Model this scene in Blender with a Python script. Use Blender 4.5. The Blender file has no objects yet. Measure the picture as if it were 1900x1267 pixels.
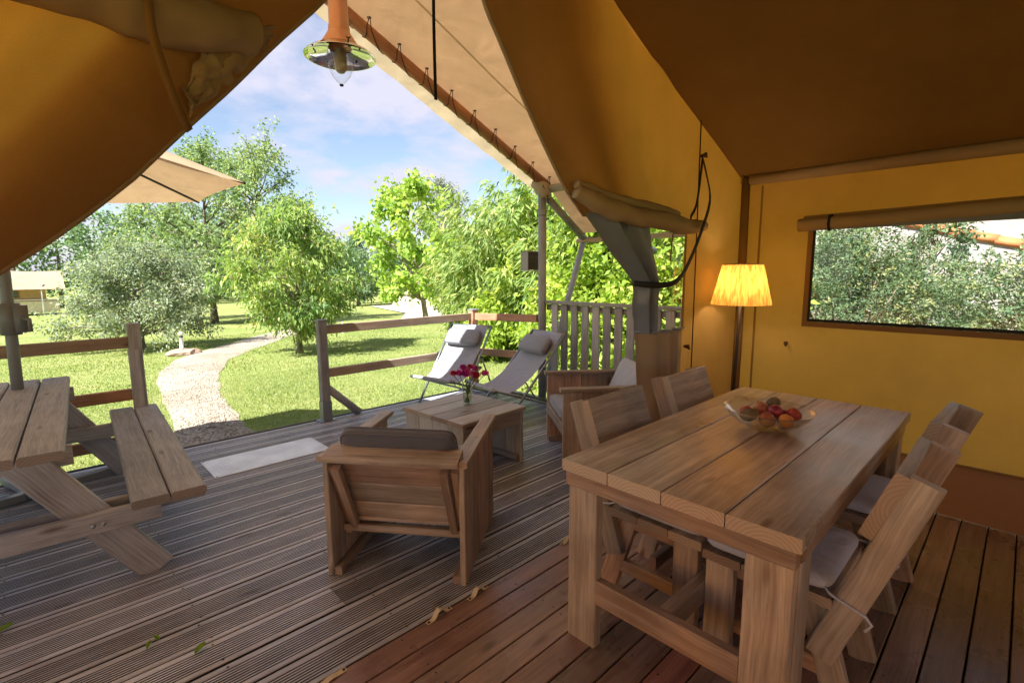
import bpy, bmesh, math, random
import numpy as np
from mathutils import Vector, Matrix, noise

scene = bpy.context.scene
col = scene.collection
R = math.radians
PI = math.pi

# ------------------------------------------------------------------ camera
CAM_H = 1.48
cam_d = bpy.data.cameras.new('camera'); cam = bpy.data.objects.new('camera', cam_d); col.objects.link(cam)
_y, _p, _r = R(45.893), R(7.860), R(-0.251)
_f = Vector((math.cos(_y)*math.cos(_p), math.sin(_y)*math.cos(_p), -math.sin(_p)))
_rt = Vector((math.sin(_y), -math.cos(_y), 0)); _up = _rt.cross(_f)
_r2 = math.cos(_r)*_rt + math.sin(_r)*_up; _u2 = -math.sin(_r)*_rt + math.cos(_r)*_up
cam.matrix_world = Matrix(((_r2.x, _u2.x, -_f.x, 0), (_r2.y, _u2.y, -_f.y, 0), (_r2.z, _u2.z, -_f.z, CAM_H), (0, 0, 0, 1)))
cam_d.sensor_width = 36; cam_d.lens = 17.553; cam_d.clip_start = .02; cam_d.clip_end = 2000
scene.camera = cam

# ------------------------------------------------------------------ sky and sun
SUN_DIR = Vector((.88, .12, -1)).normalized()          # the way the light travels
w = bpy.data.worlds.new('World'); scene.world = w; w.use_nodes = True
nt = w.node_tree; nt.nodes.clear()
def N(tree, kind, **kw):
    n = tree.nodes.new(kind)
    for k, v in kw.items():
        if k in ('inputs',):
            for a, b in v.items(): n.inputs[a].default_value = b
        else: setattr(n, k, v)
    return n
sky = N(nt, 'ShaderNodeTexSky', sky_type='NISHITA', sun_disc=False)
sky.sun_elevation = math.asin(-SUN_DIR.z); sky.sun_rotation = math.atan2(-SUN_DIR.x, -SUN_DIR.y)
sky.air_density = 1.0; sky.dust_density = .7; sky.ozone_density = 1.5
tc = N(nt, 'ShaderNodeTexCoord'); sep = N(nt, 'ShaderNodeSeparateXYZ'); nt.links.new(tc.outputs['Generated'], sep.inputs[0])
zc = N(nt, 'ShaderNodeMath', operation='MAXIMUM'); nt.links.new(sep.outputs[2], zc.inputs[0]); zc.inputs[1].default_value = 0
za = N(nt, 'ShaderNodeMath', operation='ADD'); nt.links.new(zc.outputs[0], za.inputs[0]); za.inputs[1].default_value = .22
dv = N(nt, 'ShaderNodeVectorMath', operation='DIVIDE'); nt.links.new(tc.outputs['Generated'], dv.inputs[0])
cb = N(nt, 'ShaderNodeCombineXYZ'); [nt.links.new(za.outputs[0], cb.inputs[i]) for i in range(3)]; nt.links.new(cb.outputs[0], dv.inputs[1])
mp = N(nt, 'ShaderNodeMapping'); nt.links.new(dv.outputs[0], mp.inputs[0]); mp.inputs['Location'].default_value = (3.1, .35, 0); mp.inputs['Scale'].default_value = (1, 1, .25)
cn = N(nt, 'ShaderNodeTexNoise', inputs={'Scale': 2.1, 'Detail': 9, 'Roughness': .56, 'Distortion': .15}); nt.links.new(mp.outputs[0], cn.inputs['Vector'])
cr = N(nt, 'ShaderNodeValToRGB'); nt.links.new(cn.outputs['Fac'], cr.inputs[0])
cr.color_ramp.elements[0].position = .43; cr.color_ramp.elements[0].color = (.14, .14, .14, 1)
cr.color_ramp.elements[1].position = .60; cr.color_ramp.elements[1].color = (.92, .92, .92, 1)
mx = N(nt, 'ShaderNodeMix', data_type='RGBA'); nt.links.new(cr.outputs[0], mx.inputs[0]); nt.links.new(sky.outputs[0], mx.inputs[6]); mx.inputs[7].default_value = (4.2, 4.1, 4.9, 1)
bg = N(nt, 'ShaderNodeBackground'); nt.links.new(mx.outputs[2], bg.inputs[0]); bg.inputs[1].default_value = .061
wo = N(nt, 'ShaderNodeOutputWorld'); nt.links.new(bg.outputs[0], wo.inputs[0])
sun_d = bpy.data.lights.new('sun', 'SUN'); sun_d.energy = 4.8; sun_d.angle = R(.55); sun_d.color = (1, .95, .87)
sun = bpy.data.objects.new('sun', sun_d); col.objects.link(sun); sun.location = (-30, 0, 40)
sun.rotation_euler = SUN_DIR.to_track_quat('-Z', 'Y').to_euler()
vs = scene.view_settings; vs.view_transform = 'Standard'; vs.look = 'None'; vs.gamma = 1; vs.exposure = 1.76; vs.use_curve_mapping = False
cy = scene.cycles
cy.use_denoising = True; cy.max_bounces = 12; cy.diffuse_bounces = 8; cy.glossy_bounces = 4; cy.transmission_bounces = 8; cy.transparent_max_bounces = 24
cy.caustics_reflective = False; cy.caustics_refractive = False; cy.sample_clamp_indirect = 10; cy.use_adaptive_sampling = True; cy.adaptive_threshold = .02

# ------------------------------------------------------------------ materials
def mat(name):
    m = bpy.data.materials.new(name); m.use_nodes = True; t = m.node_tree; t.nodes.clear()
    return m, t, N(t, 'ShaderNodeOutputMaterial')
def L(t, a, b): t.links.new(a, b)
def coords(t, scale, rnd=True):
    c = N(t, 'ShaderNodeTexCoord'); m = N(t, 'ShaderNodeMapping'); m.inputs['Scale'].default_value = scale
    L(t, c.outputs['Object'], m.inputs[0])
    if rnd:
        oi = N(t, 'ShaderNodeObjectInfo'); mu = N(t, 'ShaderNodeMath', operation='MULTIPLY'); L(t, oi.outputs['Random'], mu.inputs[0]); mu.inputs[1].default_value = 57.
        cbx = N(t, 'ShaderNodeCombineXYZ'); [L(t, mu.outputs[0], cbx.inputs[i]) for i in range(3)]; L(t, cbx.outputs[0], m.inputs['Location'])
        return m, oi
    return m, None
def ramp(t, src, stops):
    r = N(t, 'ShaderNodeValToRGB'); e = r.color_ramp.elements
    while len(e) < len(stops): e.new(.5)
    for i, (p, c) in enumerate(stops): e[i].position = p; e[i].color = (*c, 1)
    L(t, src, r.inputs[0]); return r
def mixc(t, fac, a, b, mode='MIX'):
    m = N(t, 'ShaderNodeMix', data_type='RGBA', blend_type=mode)
    for i, v in ((0, fac), (6, a), (7, b)):
        if hasattr(v, 'is_output'): L(t, v, m.inputs[i])
        else: m.inputs[i].default_value = v if i == 0 else (*v, 1)
    return m.outputs[2]
def bump(t, h, strength, dist=.01):
    b = N(t, 'ShaderNodeBump'); b.inputs['Strength'].default_value = strength; b.inputs['Distance'].default_value = dist; L(t, h, b.inputs['Height']); return b.outputs[0]

def wood(name, dark, light, rough=.55, knots=.8, grey=None, grain=26, var=.35, coat=0., warp=1.):
    """sawn timber: grain along local X, knots, plank to plank variation"""
    m, t, o = mat(name)
    mp, oi = coords(t, (1, 1, 1))
    wv = N(t, 'ShaderNodeTexNoise', inputs={'Scale': 2.2, 'Detail': 2}); L(t, mp.outputs[0], wv.inputs['Vector'])
    wsub = N(t, 'ShaderNodeVectorMath', operation='SUBTRACT'); L(t, wv.outputs['Color'], wsub.inputs[0]); wsub.inputs[1].default_value = (.5, .5, .5)
    wm = N(t, 'ShaderNodeVectorMath', operation='MULTIPLY'); L(t, wsub.outputs[0], wm.inputs[0]); wm.inputs[1].default_value = (0, .05*warp, .05*warp)
    wa = N(t, 'ShaderNodeVectorMath', operation='ADD'); L(t, mp.outputs[0], wa.inputs[0]); L(t, wm.outputs[0], wa.inputs[1])
    s1 = N(t, 'ShaderNodeVectorMath', operation='MULTIPLY'); L(t, wa.outputs[0], s1.inputs[0]); s1.inputs[1].default_value = (1.1, grain, grain)
    n1 = N(t, 'ShaderNodeTexNoise', inputs={'Scale': 1, 'Detail': 6, 'Roughness': .6}); L(t, s1.outputs[0], n1.inputs['Vector'])
    s2 = N(t, 'ShaderNodeVectorMath', operation='MULTIPLY'); L(t, wa.outputs[0], s2.inputs[0]); s2.inputs[1].default_value = (4, grain*5, grain*5)
    n2 = N(t, 'ShaderNodeTexNoise', inputs={'Scale': 1, 'Detail': 3, 'Roughness': .6}); L(t, s2.outputs[0], n2.inputs['Vector'])
    base = ramp(t, n1.outputs['Fac'], [(.26, dark), (.74, light)]).outputs[0]
    fine = ramp(t, n2.outputs['Fac'], [(.36, (.74, .72, .70)), (.60, (1.05, 1.05, 1.05))]).outputs[0]
    c = mixc(t, .8, base, fine, 'MULTIPLY')
    # broad patches of wear
    n3 = N(t, 'ShaderNodeTexNoise', inputs={'Scale': 3.1, 'Detail': 4}); L(t, mp.outputs[0], n3.inputs['Vector'])
    if grey:
        c = mixc(t, ramp(t, n3.outputs['Fac'], [(.36, (0, 0, 0)), (.66, (.85, .85, .85))]).outputs[0], c, grey)
        c = mixc(t, .6, c, fine, 'MULTIPLY')
    else:
        c = mixc(t, 1, c, ramp(t, n3.outputs['Fac'], [(.3, (.66, .64, .63)), (.5, (.98, .98, 1.0)), (.7, (1.22, 1.15, 1.05))]).outputs[0], 'MULTIPLY')
    if knots:
        s4 = N(t, 'ShaderNodeVectorMath', operation='MULTIPLY'); L(t, mp.outputs[0], s4.inputs[0]); s4.inputs[1].default_value = (2.3, 7.5, 7.5)
        vo = N(t, 'ShaderNodeTexVoronoi', inputs={'Scale': 1, 'Randomness': 1}); L(t, s4.outputs[0], vo.inputs['Vector'])
        kn = ramp(t, vo.outputs['Distance'], [(.05, (.26, .20, .16)), (.09, (.55, .46, .40)), (.15, (1, 1, 1))]).outputs[0]
        c = mixc(t, knots, c, kn, 'MULTIPLY')
    # sawn ends: growth rings
    tcn = N(t, 'ShaderNodeTexCoord'); sx_ = N(t, 'ShaderNodeSeparateXYZ'); L(t, tcn.outputs['Normal'], sx_.inputs[0])
    ab = N(t, 'ShaderNodeMath', operation='ABSOLUTE'); L(t, sx_.outputs[0], ab.inputs[0]); gt = N(t, 'ShaderNodeMath', operation='GREATER_THAN'); L(t, ab.outputs[0], gt.inputs[0]); gt.inputs[1].default_value = .9
    ro = N(t, 'ShaderNodeVectorMath', operation='ADD'); L(t, tcn.outputs['Object'], ro.inputs[0]); ro.inputs[1].default_value = (0, .018, .075)
    rg_ = N(t, 'ShaderNodeTexWave', wave_type='RINGS', rings_direction='X', inputs={'Scale': 26, 'Distortion': 1.6, 'Detail': 2, 'Detail Scale': 2}); L(t, ro.outputs[0], rg_.inputs['Vector'])
    endc = mixc(t, 1, mixc(t, .5, dark, light), ramp(t, rg_.outputs['Color'], [(.2, (.86, .76, .69)), (.8, (1.02, .92, .86))]).outputs[0], 'MULTIPLY')
    c = mixc(t, gt.outputs[0], c, endc)
    fr2 = N(t, 'ShaderNodeMath', operation='MULTIPLY'); L(t, oi.outputs['Random'], fr2.inputs[0]); fr2.inputs[1].default_value = 17.3
    fr3 = N(t, 'ShaderNodeMath', operation='FRACT'); L(t, fr2.outputs[0], fr3.inputs[0])
    hr = N(t, 'ShaderNodeMapRange', inputs={'To Min': .488, 'To Max': .512}); L(t, fr3.outputs[0], hr.inputs[0]); sr = N(t, 'ShaderNodeMapRange', inputs={'To Min': 1.25, 'To Max': .75}); L(t, fr3.outputs[0], sr.inputs[0])
    vr = N(t, 'ShaderNodeMapRange', inputs={'From Min': 0, 'From Max': 1, 'To Min': 1-var, 'To Max': 1+var*.6}); L(t, oi.outputs['Random'], vr.inputs[0])
    hs = N(t, 'ShaderNodeHueSaturation'); L(t, c, hs.inputs['Color']); L(t, vr.outputs[0], hs.inputs['Value']); L(t, hr.outputs[0], hs.inputs['Hue']); L(t, sr.outputs[0], hs.inputs['Saturation'])
    p = N(t, 'ShaderNodeBsdfPrincipled'); L(t, hs.outputs[0], p.inputs['Base Color'])
    rr = ramp(t, n3.outputs['Fac'], [(.3, (rough-.1,)*3), (.7, (rough+.1,)*3)]); L(t, rr.outputs[0], p.inputs['Roughness'])
    p.inputs['Coat Weight'].default_value = coat; p.inputs['Coat Roughness'].default_value = .22
    L(t, bump(t, n2.outputs['Fac'], .35, .003), p.inputs['Normal']); L(t, p.outputs[0], o.inputs[0]); return m

def canvas(name, refl, trans, fac, stain=.12, weave=900, crease=.35):
    """tent cloth: part reflects, part lets light through in its own colour"""
    m, t, o = mat(name); mp, _ = coords(t, (1, 1, 1), False)
    n1 = N(t, 'ShaderNodeTexNoise', inputs={'Scale': 1.6, 'Detail': 5, 'Roughness': .6}); L(t, mp.outputs[0], n1.inputs['Vector'])
    n2 = N(t, 'ShaderNodeTexNoise', inputs={'Scale': weave, 'Detail': 1}); L(t, mp.outputs[0], n2.inputs['Vector'])
    n3 = N(t, 'ShaderNodeTexNoise', inputs={'Scale': 3.6, 'Detail': 2, 'Roughness': .45, 'Distortion': .35}); L(t, mp.outputs[0], n3.inputs['Vector'])
    g = ramp(t, n1.outputs['Fac'], [(.3, (1-stain,)*3), (.7, (1+stain*.5,)*3)]).outputs[0]
    g2 = ramp(t, n2.outputs['Fac'], [(.3, (.9,)*3), (.7, (1.08,)*3)]).outputs[0]
    gg = mixc(t, 1, g, g2, 'MULTIPLY')
    d = N(t, 'ShaderNodeBsdfDiffuse'); L(t, mixc(t, 1, refl, gg, 'MULTIPLY'), d.inputs[0])
    tr = N(t, 'ShaderNodeBsdfTranslucent'); L(t, mixc(t, 1, trans, gg, 'MULTIPLY'), tr.inputs[0])
    b = bump(t, n3.outputs['Fac'], crease, .06); L(t, b, d.inputs['Normal']); L(t, b, tr.inputs['Normal'])
    mx = N(t, 'ShaderNodeMixShader'); mx.inputs[0].default_value = fac; L(t, d.outputs[0], mx.inputs[1]); L(t, tr.outputs[0], mx.inputs[2])
    L(t, mx.outputs[0], o.inputs[0]); return m

def plain(name, c, rough=.5, metal=0., bumps=0., bscale=60, var=.1, spec=.5, rnd=False):
    m, t, o = mat(name); mp, oi = coords(t, (1, 1, 1), rnd)
    n = N(t, 'ShaderNodeTexNoise', inputs={'Scale': bscale, 'Detail': 4}); L(t, mp.outputs[0], n.inputs['Vector'])
    n2 = N(t, 'ShaderNodeTexNoise', inputs={'Scale': 4.5, 'Detail': 4}); L(t, mp.outputs[0], n2.inputs['Vector'])
    cc = mixc(t, 1, c, ramp(t, n2.outputs['Fac'], [(.3, (1-var,)*3), (.7, (1+var,)*3)]).outputs[0], 'MULTIPLY')
    p = N(t, 'ShaderNodeBsdfPrincipled'); L(t, cc, p.inputs['Base Color']); p.inputs['Roughness'].default_value = rough; p.inputs['Metallic'].default_value = metal
    p.inputs['Specular IOR Level'].default_value = spec
    if bumps: L(t, bump(t, n.outputs['Fac'], bumps, .004), p.inputs['Normal'])
    L(t, p.outputs[0], o.inputs[0]); return m

def fabric(name, c, trans=.0):
    m, t, o = mat(name); mp, _ = coords(t, (1, 1, 1))
    wv = N(t, 'ShaderNodeTexNoise', inputs={'Scale': 420, 'Detail': 2}); L(t, mp.outputs[0], wv.inputs['Vector'])
    cr_ = N(t, 'ShaderNodeTexNoise', inputs={'Scale': 9, 'Detail': 3, 'Distortion': 1.2}); L(t, mp.outputs[0], cr_.inputs['Vector'])
    cc = mixc(t, 1, c, ramp(t, wv.outputs['Fac'], [(.3, (.82,)*3), (.7, (1.12,)*3)]).outputs[0], 'MULTIPLY')
    p = N(t, 'ShaderNodeBsdfPrincipled'); L(t, cc, p.inputs['Base Color']); p.inputs['Roughness'].default_value = .9
    p.inputs['Sheen Weight'].default_value = .25
    L(t, bump(t, cr_.outputs['Fac'], .5, .02), p.inputs['Normal'])
    L(t, p.outputs[0], o.inputs[0]); return m

def glass(name, tint=(.97, .98, .98), rough=.0, refl=1., haze=0., hazec=(.8, .8, .8)):
    """thin clear sheet: straight-through with a fresnel sheen, optional milky haze"""
    m, t, o = mat(name)
    tr = N(t, 'ShaderNodeBsdfTransparent'); tr.inputs[0].default_value = (*tint, 1)
    gl = N(t, 'ShaderNodeBsdfGlossy'); gl.inputs['Roughness'].default_value = rough
    lw = N(t, 'ShaderNodeLayerWeight'); lw.inputs[0].default_value = .5
    pw_ = N(t, 'ShaderNodeMath', operation='POWER'); L(t, lw.outputs['Facing'], pw_.inputs[0]); pw_.inputs[1].default_value = 4.
    mu = N(t, 'ShaderNodeMath', operation='MULTIPLY_ADD', use_clamp=True); L(t, pw_.outputs[0], mu.inputs[0]); mu.inputs[1].default_value = .55*refl; mu.inputs[2].default_value = .035*refl
    mx = N(t, 'ShaderNodeMixShader'); L(t, mu.outputs[0], mx.inputs[0]); L(t, tr.outputs[0], mx.inputs[1]); L(t, gl.outputs[0], mx.inputs[2])
    out = mx.outputs[0]
    if haze:
        d = N(t, 'ShaderNodeBsdfTranslucent'); d.inputs[0].default_value = (*hazec, 1)
        m2 = N(t, 'ShaderNodeMixShader'); m2.inputs[0].default_value = haze; L(t, out, m2.inputs[1]); L(t, d.outputs[0], m2.inputs[2]); out = m2.outputs[0]
    L(t, out, o.inputs[0]); return m

def leaf(name, dark, light, trans=.35, tipc=None, gloss=.25):
    m, t, o = mat(name); a = N(t, 'ShaderNodeAttribute', attribute_name='tint')
    stops = [(0., dark), (.75, light)] + ([(1., tipc)] if tipc else [(1., light)])
    c = ramp(t, a.outputs['Fac'], stops).outputs[0]
    p = N(t, 'ShaderNodeBsdfPrincipled'); L(t, c, p.inputs['Base Color']); p.inputs['Roughness'].default_value = .5; p.inputs['Specular IOR Level'].default_value = gloss
    tr = N(t, 'ShaderNodeBsdfTranslucent'); L(t, mixc(t, 1, c, (1.25, 1.25, .55), 'MULTIPLY'), tr.inputs[0])
    mx = N(t, 'ShaderNodeMixShader'); mx.inputs[0].default_value = trans; L(t, p.outputs[0], mx.inputs[1]); L(t, tr.outputs[0], mx.inputs[2])
    L(t, mx.outputs[0], o.inputs[0]); return m

MT = {}
MT['furn'] = wood('furniture_wood', (.30, .205, .155), (.58, .46, .385), .5, var=.4)
MT['table'] = wood('table_wood', (.36, .25, .185), (.70, .57, .47), .36, coat=.22, var=.32)
MT['coffee'] = wood('coffee_wood', (.33, .28, .24), (.52, .465, .42), .5, grey=(.46, .46, .485))
MT['grey'] = wood('weathered_wood', (.22, .215, .22), (.44, .435, .45), .6, grey=(.44, .455, .50))
MT['rail'] = wood('rail_wood', (.34, .21, .135), (.54, .38, .27), .65)
MT['picket'] = wood('picket_wood', (.30, .285, .28), (.54, .52, .51), .7, grey=(.50, .49, .49))
MT['deck'] = wood('deck_wood', (.31, .32, .39), (.58, .60, .70), .40, knots=.6, grey=(.53, .56, .67), var=.28)
MT['groove'] = plain('groove_shade', (.045, .038, .034), .95)  # near-black: shade of grooves and board joints put into the colour
MT['floor'] = wood('floor_wood', (.20, .105, .085), (.40, .255, .225), .30, knots=.7, var=.35, coat=.3)
MT['pole'] = wood('pole_wood', (.24, .25, .27), (.44, .455, .49), .65, knots=.3, grain=40)
MT['orange'] = wood('rafter_wood', (.38, .13, .045), (.62, .26, .09), .5, knots=.3, grain=30)
MT['tan_pole'] = wood('purlin_wood', (.34, .22, .14), (.55, .40, .27), .6, knots=.3, grain=40)
MT['canvas'] = canvas('tent_canvas', (.46, .305, .155), (1.0, .48, .065), .46)
MT['canvas_thick'] = canvas('tent_canvas_rolled', (.37, .275, .195), (.5, .32, .16), .08)
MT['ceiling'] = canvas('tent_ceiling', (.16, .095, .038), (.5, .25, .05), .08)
MT['fly'] = canvas('fly_sheet', (.38, .275, .18), (.90, .53, .25), .21)
MT['fly_edge'] = canvas('fly_edge', (.58, .50, .37), (.80, .64, .38), .38)
MT['skirt'] = canvas('skirt_sheet', (.36, .20, .12), (.4, .15, .05), .12)
MT['webbing'] = canvas('brown_webbing', (.30, .175, .08), (.3, .14, .03), .15)
MT['pvc'] = glass('clear_window_sheet', (.97, .98, .975), .03, 1.0, .022, (.85, .87, .85))
MT['pvc_grey'] = plain('grey_window_border', (.17, .20, .29), .36, var=.15)
MT['glass'] = glass('clear_glass', (.975, .985, .985), 0, 1.6)
MT['black'] = plain('black_strap', (.012, .011, .012), .8)
MT['cord'] = plain('black_cord', (.02, .018, .018), .8)
MT['leather'] = plain('leather_tab', (.10, .035, .012), .6)
MT['cream_web'] = plain('cream_webbing', (.62, .52, .36), .85)
MT['f_dark'] = fabric('charcoal_fabric', (.10, .10, .135))
MT['f_mid'] = fabric('grey_fabric', (.26, .27, .31))
MT['f_light'] = fabric('light_grey_fabric', (.42, .43, .46))
MT['f_sling'] = fabric('sling_fabric', (.33, .345, .40))
MT['f_seat'] = fabric('lilac_grey_fabric', (.60, .61, .76))
MT['steel'] = plain('grey_steel', (.33, .35, .37), .38, .85)
MT['steel_paint'] = plain('grey_painted_steel', (.20, .22, .245), .5, .1)
MT['alu'] = plain('aluminium', (.78, .79, .80), .5, .55, var=.15)
MT['chrome'] = plain('polished_metal', (.80, .80, .78), .07, 1., var=.03)
MT['copper'] = plain('copper', (.62, .34, .21), .34, .6, var=.06)
MT['parasol'] = canvas('parasol_cloth', (.50, .39, .28), (.62, .40, .22), .36)
MT['dark_metal'] = plain('dark_metal', (.035, .033, .035), .5, .4)
MT['plastic'] = plain('grey_plastic', (.16, .175, .19), .45)
MT['white_paint'] = plain('white_paint', (.78, .78, .76), .6)
MT['stone'] = plain('boulder_stone', (.36, .25, .19), .9, bumps=.8, bscale=14, var=.3)
MT['plaster'] = plain('pale_plaster', (.36, .33, .315), .9, bumps=.6, bscale=7, var=.2)
MT['limewall'] = plain('limestone_wall', (.42, .37, .30), .9, bumps=.9, bscale=5, var=.22)
MT['tile'] = plain('terracotta_tile', (.52, .185, .07), .8, bumps=.5, bscale=30, var=.3, rnd=True)
MT['lodge_roof'] = canvas('lodge_roof_canvas', (.40, .30, .225), (.5, .3, .2), .12)
MT['lodge_wall'] = canvas('lodge_wall_canvas', (.52, .36, .17), (.5, .3, .1), .15)
MT['lodge_skirt'] = plain('lodge_skirt', (.62, .53, .38), .85)
MT['dark_glass'] = plain('dark_pane', (.06, .075, .075), .15)
MT['bark'] = plain('bark', (.15, .115, .085), .9, bumps=1, bscale=22, var=.4)
MT['bark_pale'] = plain('pale_bark', (.23, .19, .15), .9, bumps=1, bscale=22, var=.4)
MT['bark_yellow'] = plain('bamboo_cane', (.34, .31, .12), .5, var=.3)
MT['under'] = plain('gap_shade', (.022, .017, .013), .95)  # near-black underlay: darkness seen through the board gaps put into its colour
MT['dark_wood'] = wood('dark_lantern_wood', (.06, .05, .04), (.13, .11, .09), .7)
MT['leaf_young'] = leaf('leaves_young_tree', (0.11, 0.21, 0.065), (0.34, 0.47, 0.14), .45, (0.55, 0.52, 0.222))
MT['leaf_apple'] = leaf('leaves_apple_tree', (0.13, 0.19, 0.132), (0.36, 0.43, 0.297), .4, (0.5, 0.53, 0.447))
MT['leaf_big'] = leaf('leaves_tall_tree', (0.1, 0.18, 0.087), (0.29, 0.4, 0.192), .42, (0.42, 0.48, 0.267))
MT['leaf_cat'] = leaf('leaves_catalpa', (0.17, 0.3, 0.057), (0.43, 0.58, 0.132), .5, (0.55, 0.62, 0.207))
MT['leaf_bam'] = leaf('leaves_bamboo', (.09, .18, .045), (.33, .44, .14), .45, (.56, .55, .25))
MT['leaf_vine'] = leaf('leaves_shrub', (0.16, 0.28, 0.042), (0.44, 0.56, 0.102), .5, (0.6, 0.62, 0.177))
MT['leaf_wood'] = leaf('leaves_woodland', (0.07, 0.14, 0.087), (0.21, 0.32, 0.162), .35, (0.32, 0.4, 0.237))
MT['leaf_far'] = leaf('leaves_far_tree', (0.12, 0.16, 0.132), (0.25, 0.28, 0.237), .3)
MT['leaf_jun'] = leaf('leaves_juniper', (.035, .085, .045), (.17, .26, .14), .3, (.42, .42, .19), .08) #leaf('leaves_juniper', (0.09, 0.17, 0.177), (0.31, 0.43, 0.462), .35, (0.56, 0.56, 0.492))
MT['leaf_green'] = leaf('fallen_leaf_green', (0.1, 0.24, 0.027), (0.26, 0.42, 0.057), .4)
MT['grass'] = leaf('grass_blades', (.16, .23, .07), (.335, .40, .14), .38, (.47, .46, .24))

def ground_mat():
    m, t, o = mat('lawn'); mp, _ = coords(t, (1, 1, 1), False)
    a = N(t, 'ShaderNodeTexNoise', inputs={'Scale': .55, 'Detail': 6, 'Roughness': .65}); L(t, mp.outputs[0], a.inputs['Vector'])
    b = N(t, 'ShaderNodeTexNoise', inputs={'Scale': 14, 'Detail': 5, 'Roughness': .7}); L(t, mp.outputs[0], b.inputs['Vector'])
    c = N(t, 'ShaderNodeTexNoise', inputs={'Scale': 90, 'Detail': 2}); L(t, mp.outputs[0], c.inputs['Vector'])
    c1 = ramp(t, a.outputs['Fac'], [(.3, (.20, .265, .085)), (.52, (.28, .325, .115)), (.72, (.38, .375, .18))]).outputs[0]
    c2 = ramp(t, b.outputs['Fac'], [(.3, (.72, .76, .62)), (.7, (1.18, 1.14, 1.2))]).outputs[0]
    c3 = ramp(t, c.outputs['Fac'], [(.3, (.7, .74, .6)), (.7, (1.2, 1.18, 1.2))]).outputs[0]
    cc = mixc(t, .8, mixc(t, 1, c1, c2, 'MULTIPLY'), c3, 'MULTIPLY')
    p = N(t, 'ShaderNodeBsdfPrincipled'); L(t, cc, p.inputs['Base Color']); p.inputs['Roughness'].default_value = 1; p.inputs['Specular IOR Level'].default_value = .1
    L(t, bump(t, b.outputs['Fac'], 1, .08), p.inputs['Normal']); L(t, p.outputs[0], o.inputs[0]); return m
def path_mat():
    m, t, o = mat('gravel'); mp, _ = coords(t, (1, 1, 1), False)
    a = N(t, 'ShaderNodeTexNoise', inputs={'Scale': 1.3, 'Detail': 5}); L(t, mp.outputs[0], a.inputs['Vector'])
    b = N(t, 'ShaderNodeTexVoronoi', inputs={'Scale': 38}); L(t, mp.outputs[0], b.inputs['Vector'])
    c1 = ramp(t, a.outputs['Fac'], [(.3, (.29, .25, .205)), (.7, (.41, .365, .31))]).outputs[0]
    c2 = ramp(t, b.outputs['Color'], [(.2, (.62, .6, .58)), (.8, (1.2, 1.18, 1.15))]).outputs[0]
    p = N(t, 'ShaderNodeBsdfPrincipled'); L(t, mixc(t, .9, c1, c2, 'MULTIPLY'), p.inputs['Base Color']); p.inputs['Roughness'].default_value = .95; p.inputs['Specular IOR Level'].default_value = .15
    L(t, bump(t, b.outputs['Distance'], .8, .02), p.inputs['Normal']); L(t, p.outputs[0], o.inputs[0]); return m
MT['lawn'] = ground_mat(); MT['gravel'] = path_mat()

# ------------------------------------------------------------------ scene graph helpers
WM, ROOT = {}, {}
V = Vector
def T(x, y, z): return Matrix.Translation((x, y, z))
def RZ(a): return Matrix.Rotation(a, 4, 'Z')
def thing(name, label, cat, loc=(0, 0, 0), rotz=0., group=None):
    o = bpy.data.objects.new(name, None); col.objects.link(o); o.empty_display_size = .1
    o.location = loc; o.rotation_euler = (0, 0, rotz); WM[o] = T(*loc) @ RZ(rotz); ROOT[o] = o
    return tag(o, label, cat, group)
def tag(o, label, cat, group=None):
    o['label'] = label; o['category'] = cat
    if group: o['group'] = group
    return o
def kind(o, k): o['kind'] = k; return o
def put(name, me, parent=None, M=None, w=False):
    """link mesh me; M is its place in the frame of the whole thing (or of the world when w)"""
    o = bpy.data.objects.new(name, me); col.objects.link(o); M = M or Matrix()
    if parent is None: o.matrix_basis = M; WM[o] = M; ROOT[o] = o; return o
    r = ROOT[parent]; wm = M if w else WM[r] @ M
    o.parent = parent; o.matrix_basis = WM[parent].inverted() @ wm; WM[o] = wm; ROOT[o] = r; return o
def mesh(name, v, f, m, smooth=False):
    me = bpy.data.meshes.new(name); me.from_pydata([tuple(x) for x in v], [], f); me.materials.append(m)
    if smooth: me.polygons.foreach_set('use_smooth', [True]*len(me.polygons))
    me.update(); return me
def fast_mesh(name, co, faces, m, tint=None, smooth=False):
    me = bpy.data.meshes.new(name); n = len(co); k = faces.shape[1]
    me.vertices.add(n); me.vertices.foreach_set('co', np.ascontiguousarray(co, dtype=np.float32).ravel())
    me.loops.add(faces.size); me.loops.foreach_set('vertex_index', faces.astype(np.int32).ravel())
    me.polygons.add(len(faces)); me.polygons.foreach_set('loop_start', np.arange(0, faces.size, k, dtype=np.int32))
    me.update(calc_edges=True)
    if smooth: me.polygons.foreach_set('use_smooth', np.ones(len(faces), bool))
    if tint is not None:
        at = me.attributes.new('tint', 'FLOAT', 'POINT'); at.data.foreach_set('value', tint.astype(np.float32))
    me.materials.append(m); return me

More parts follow.
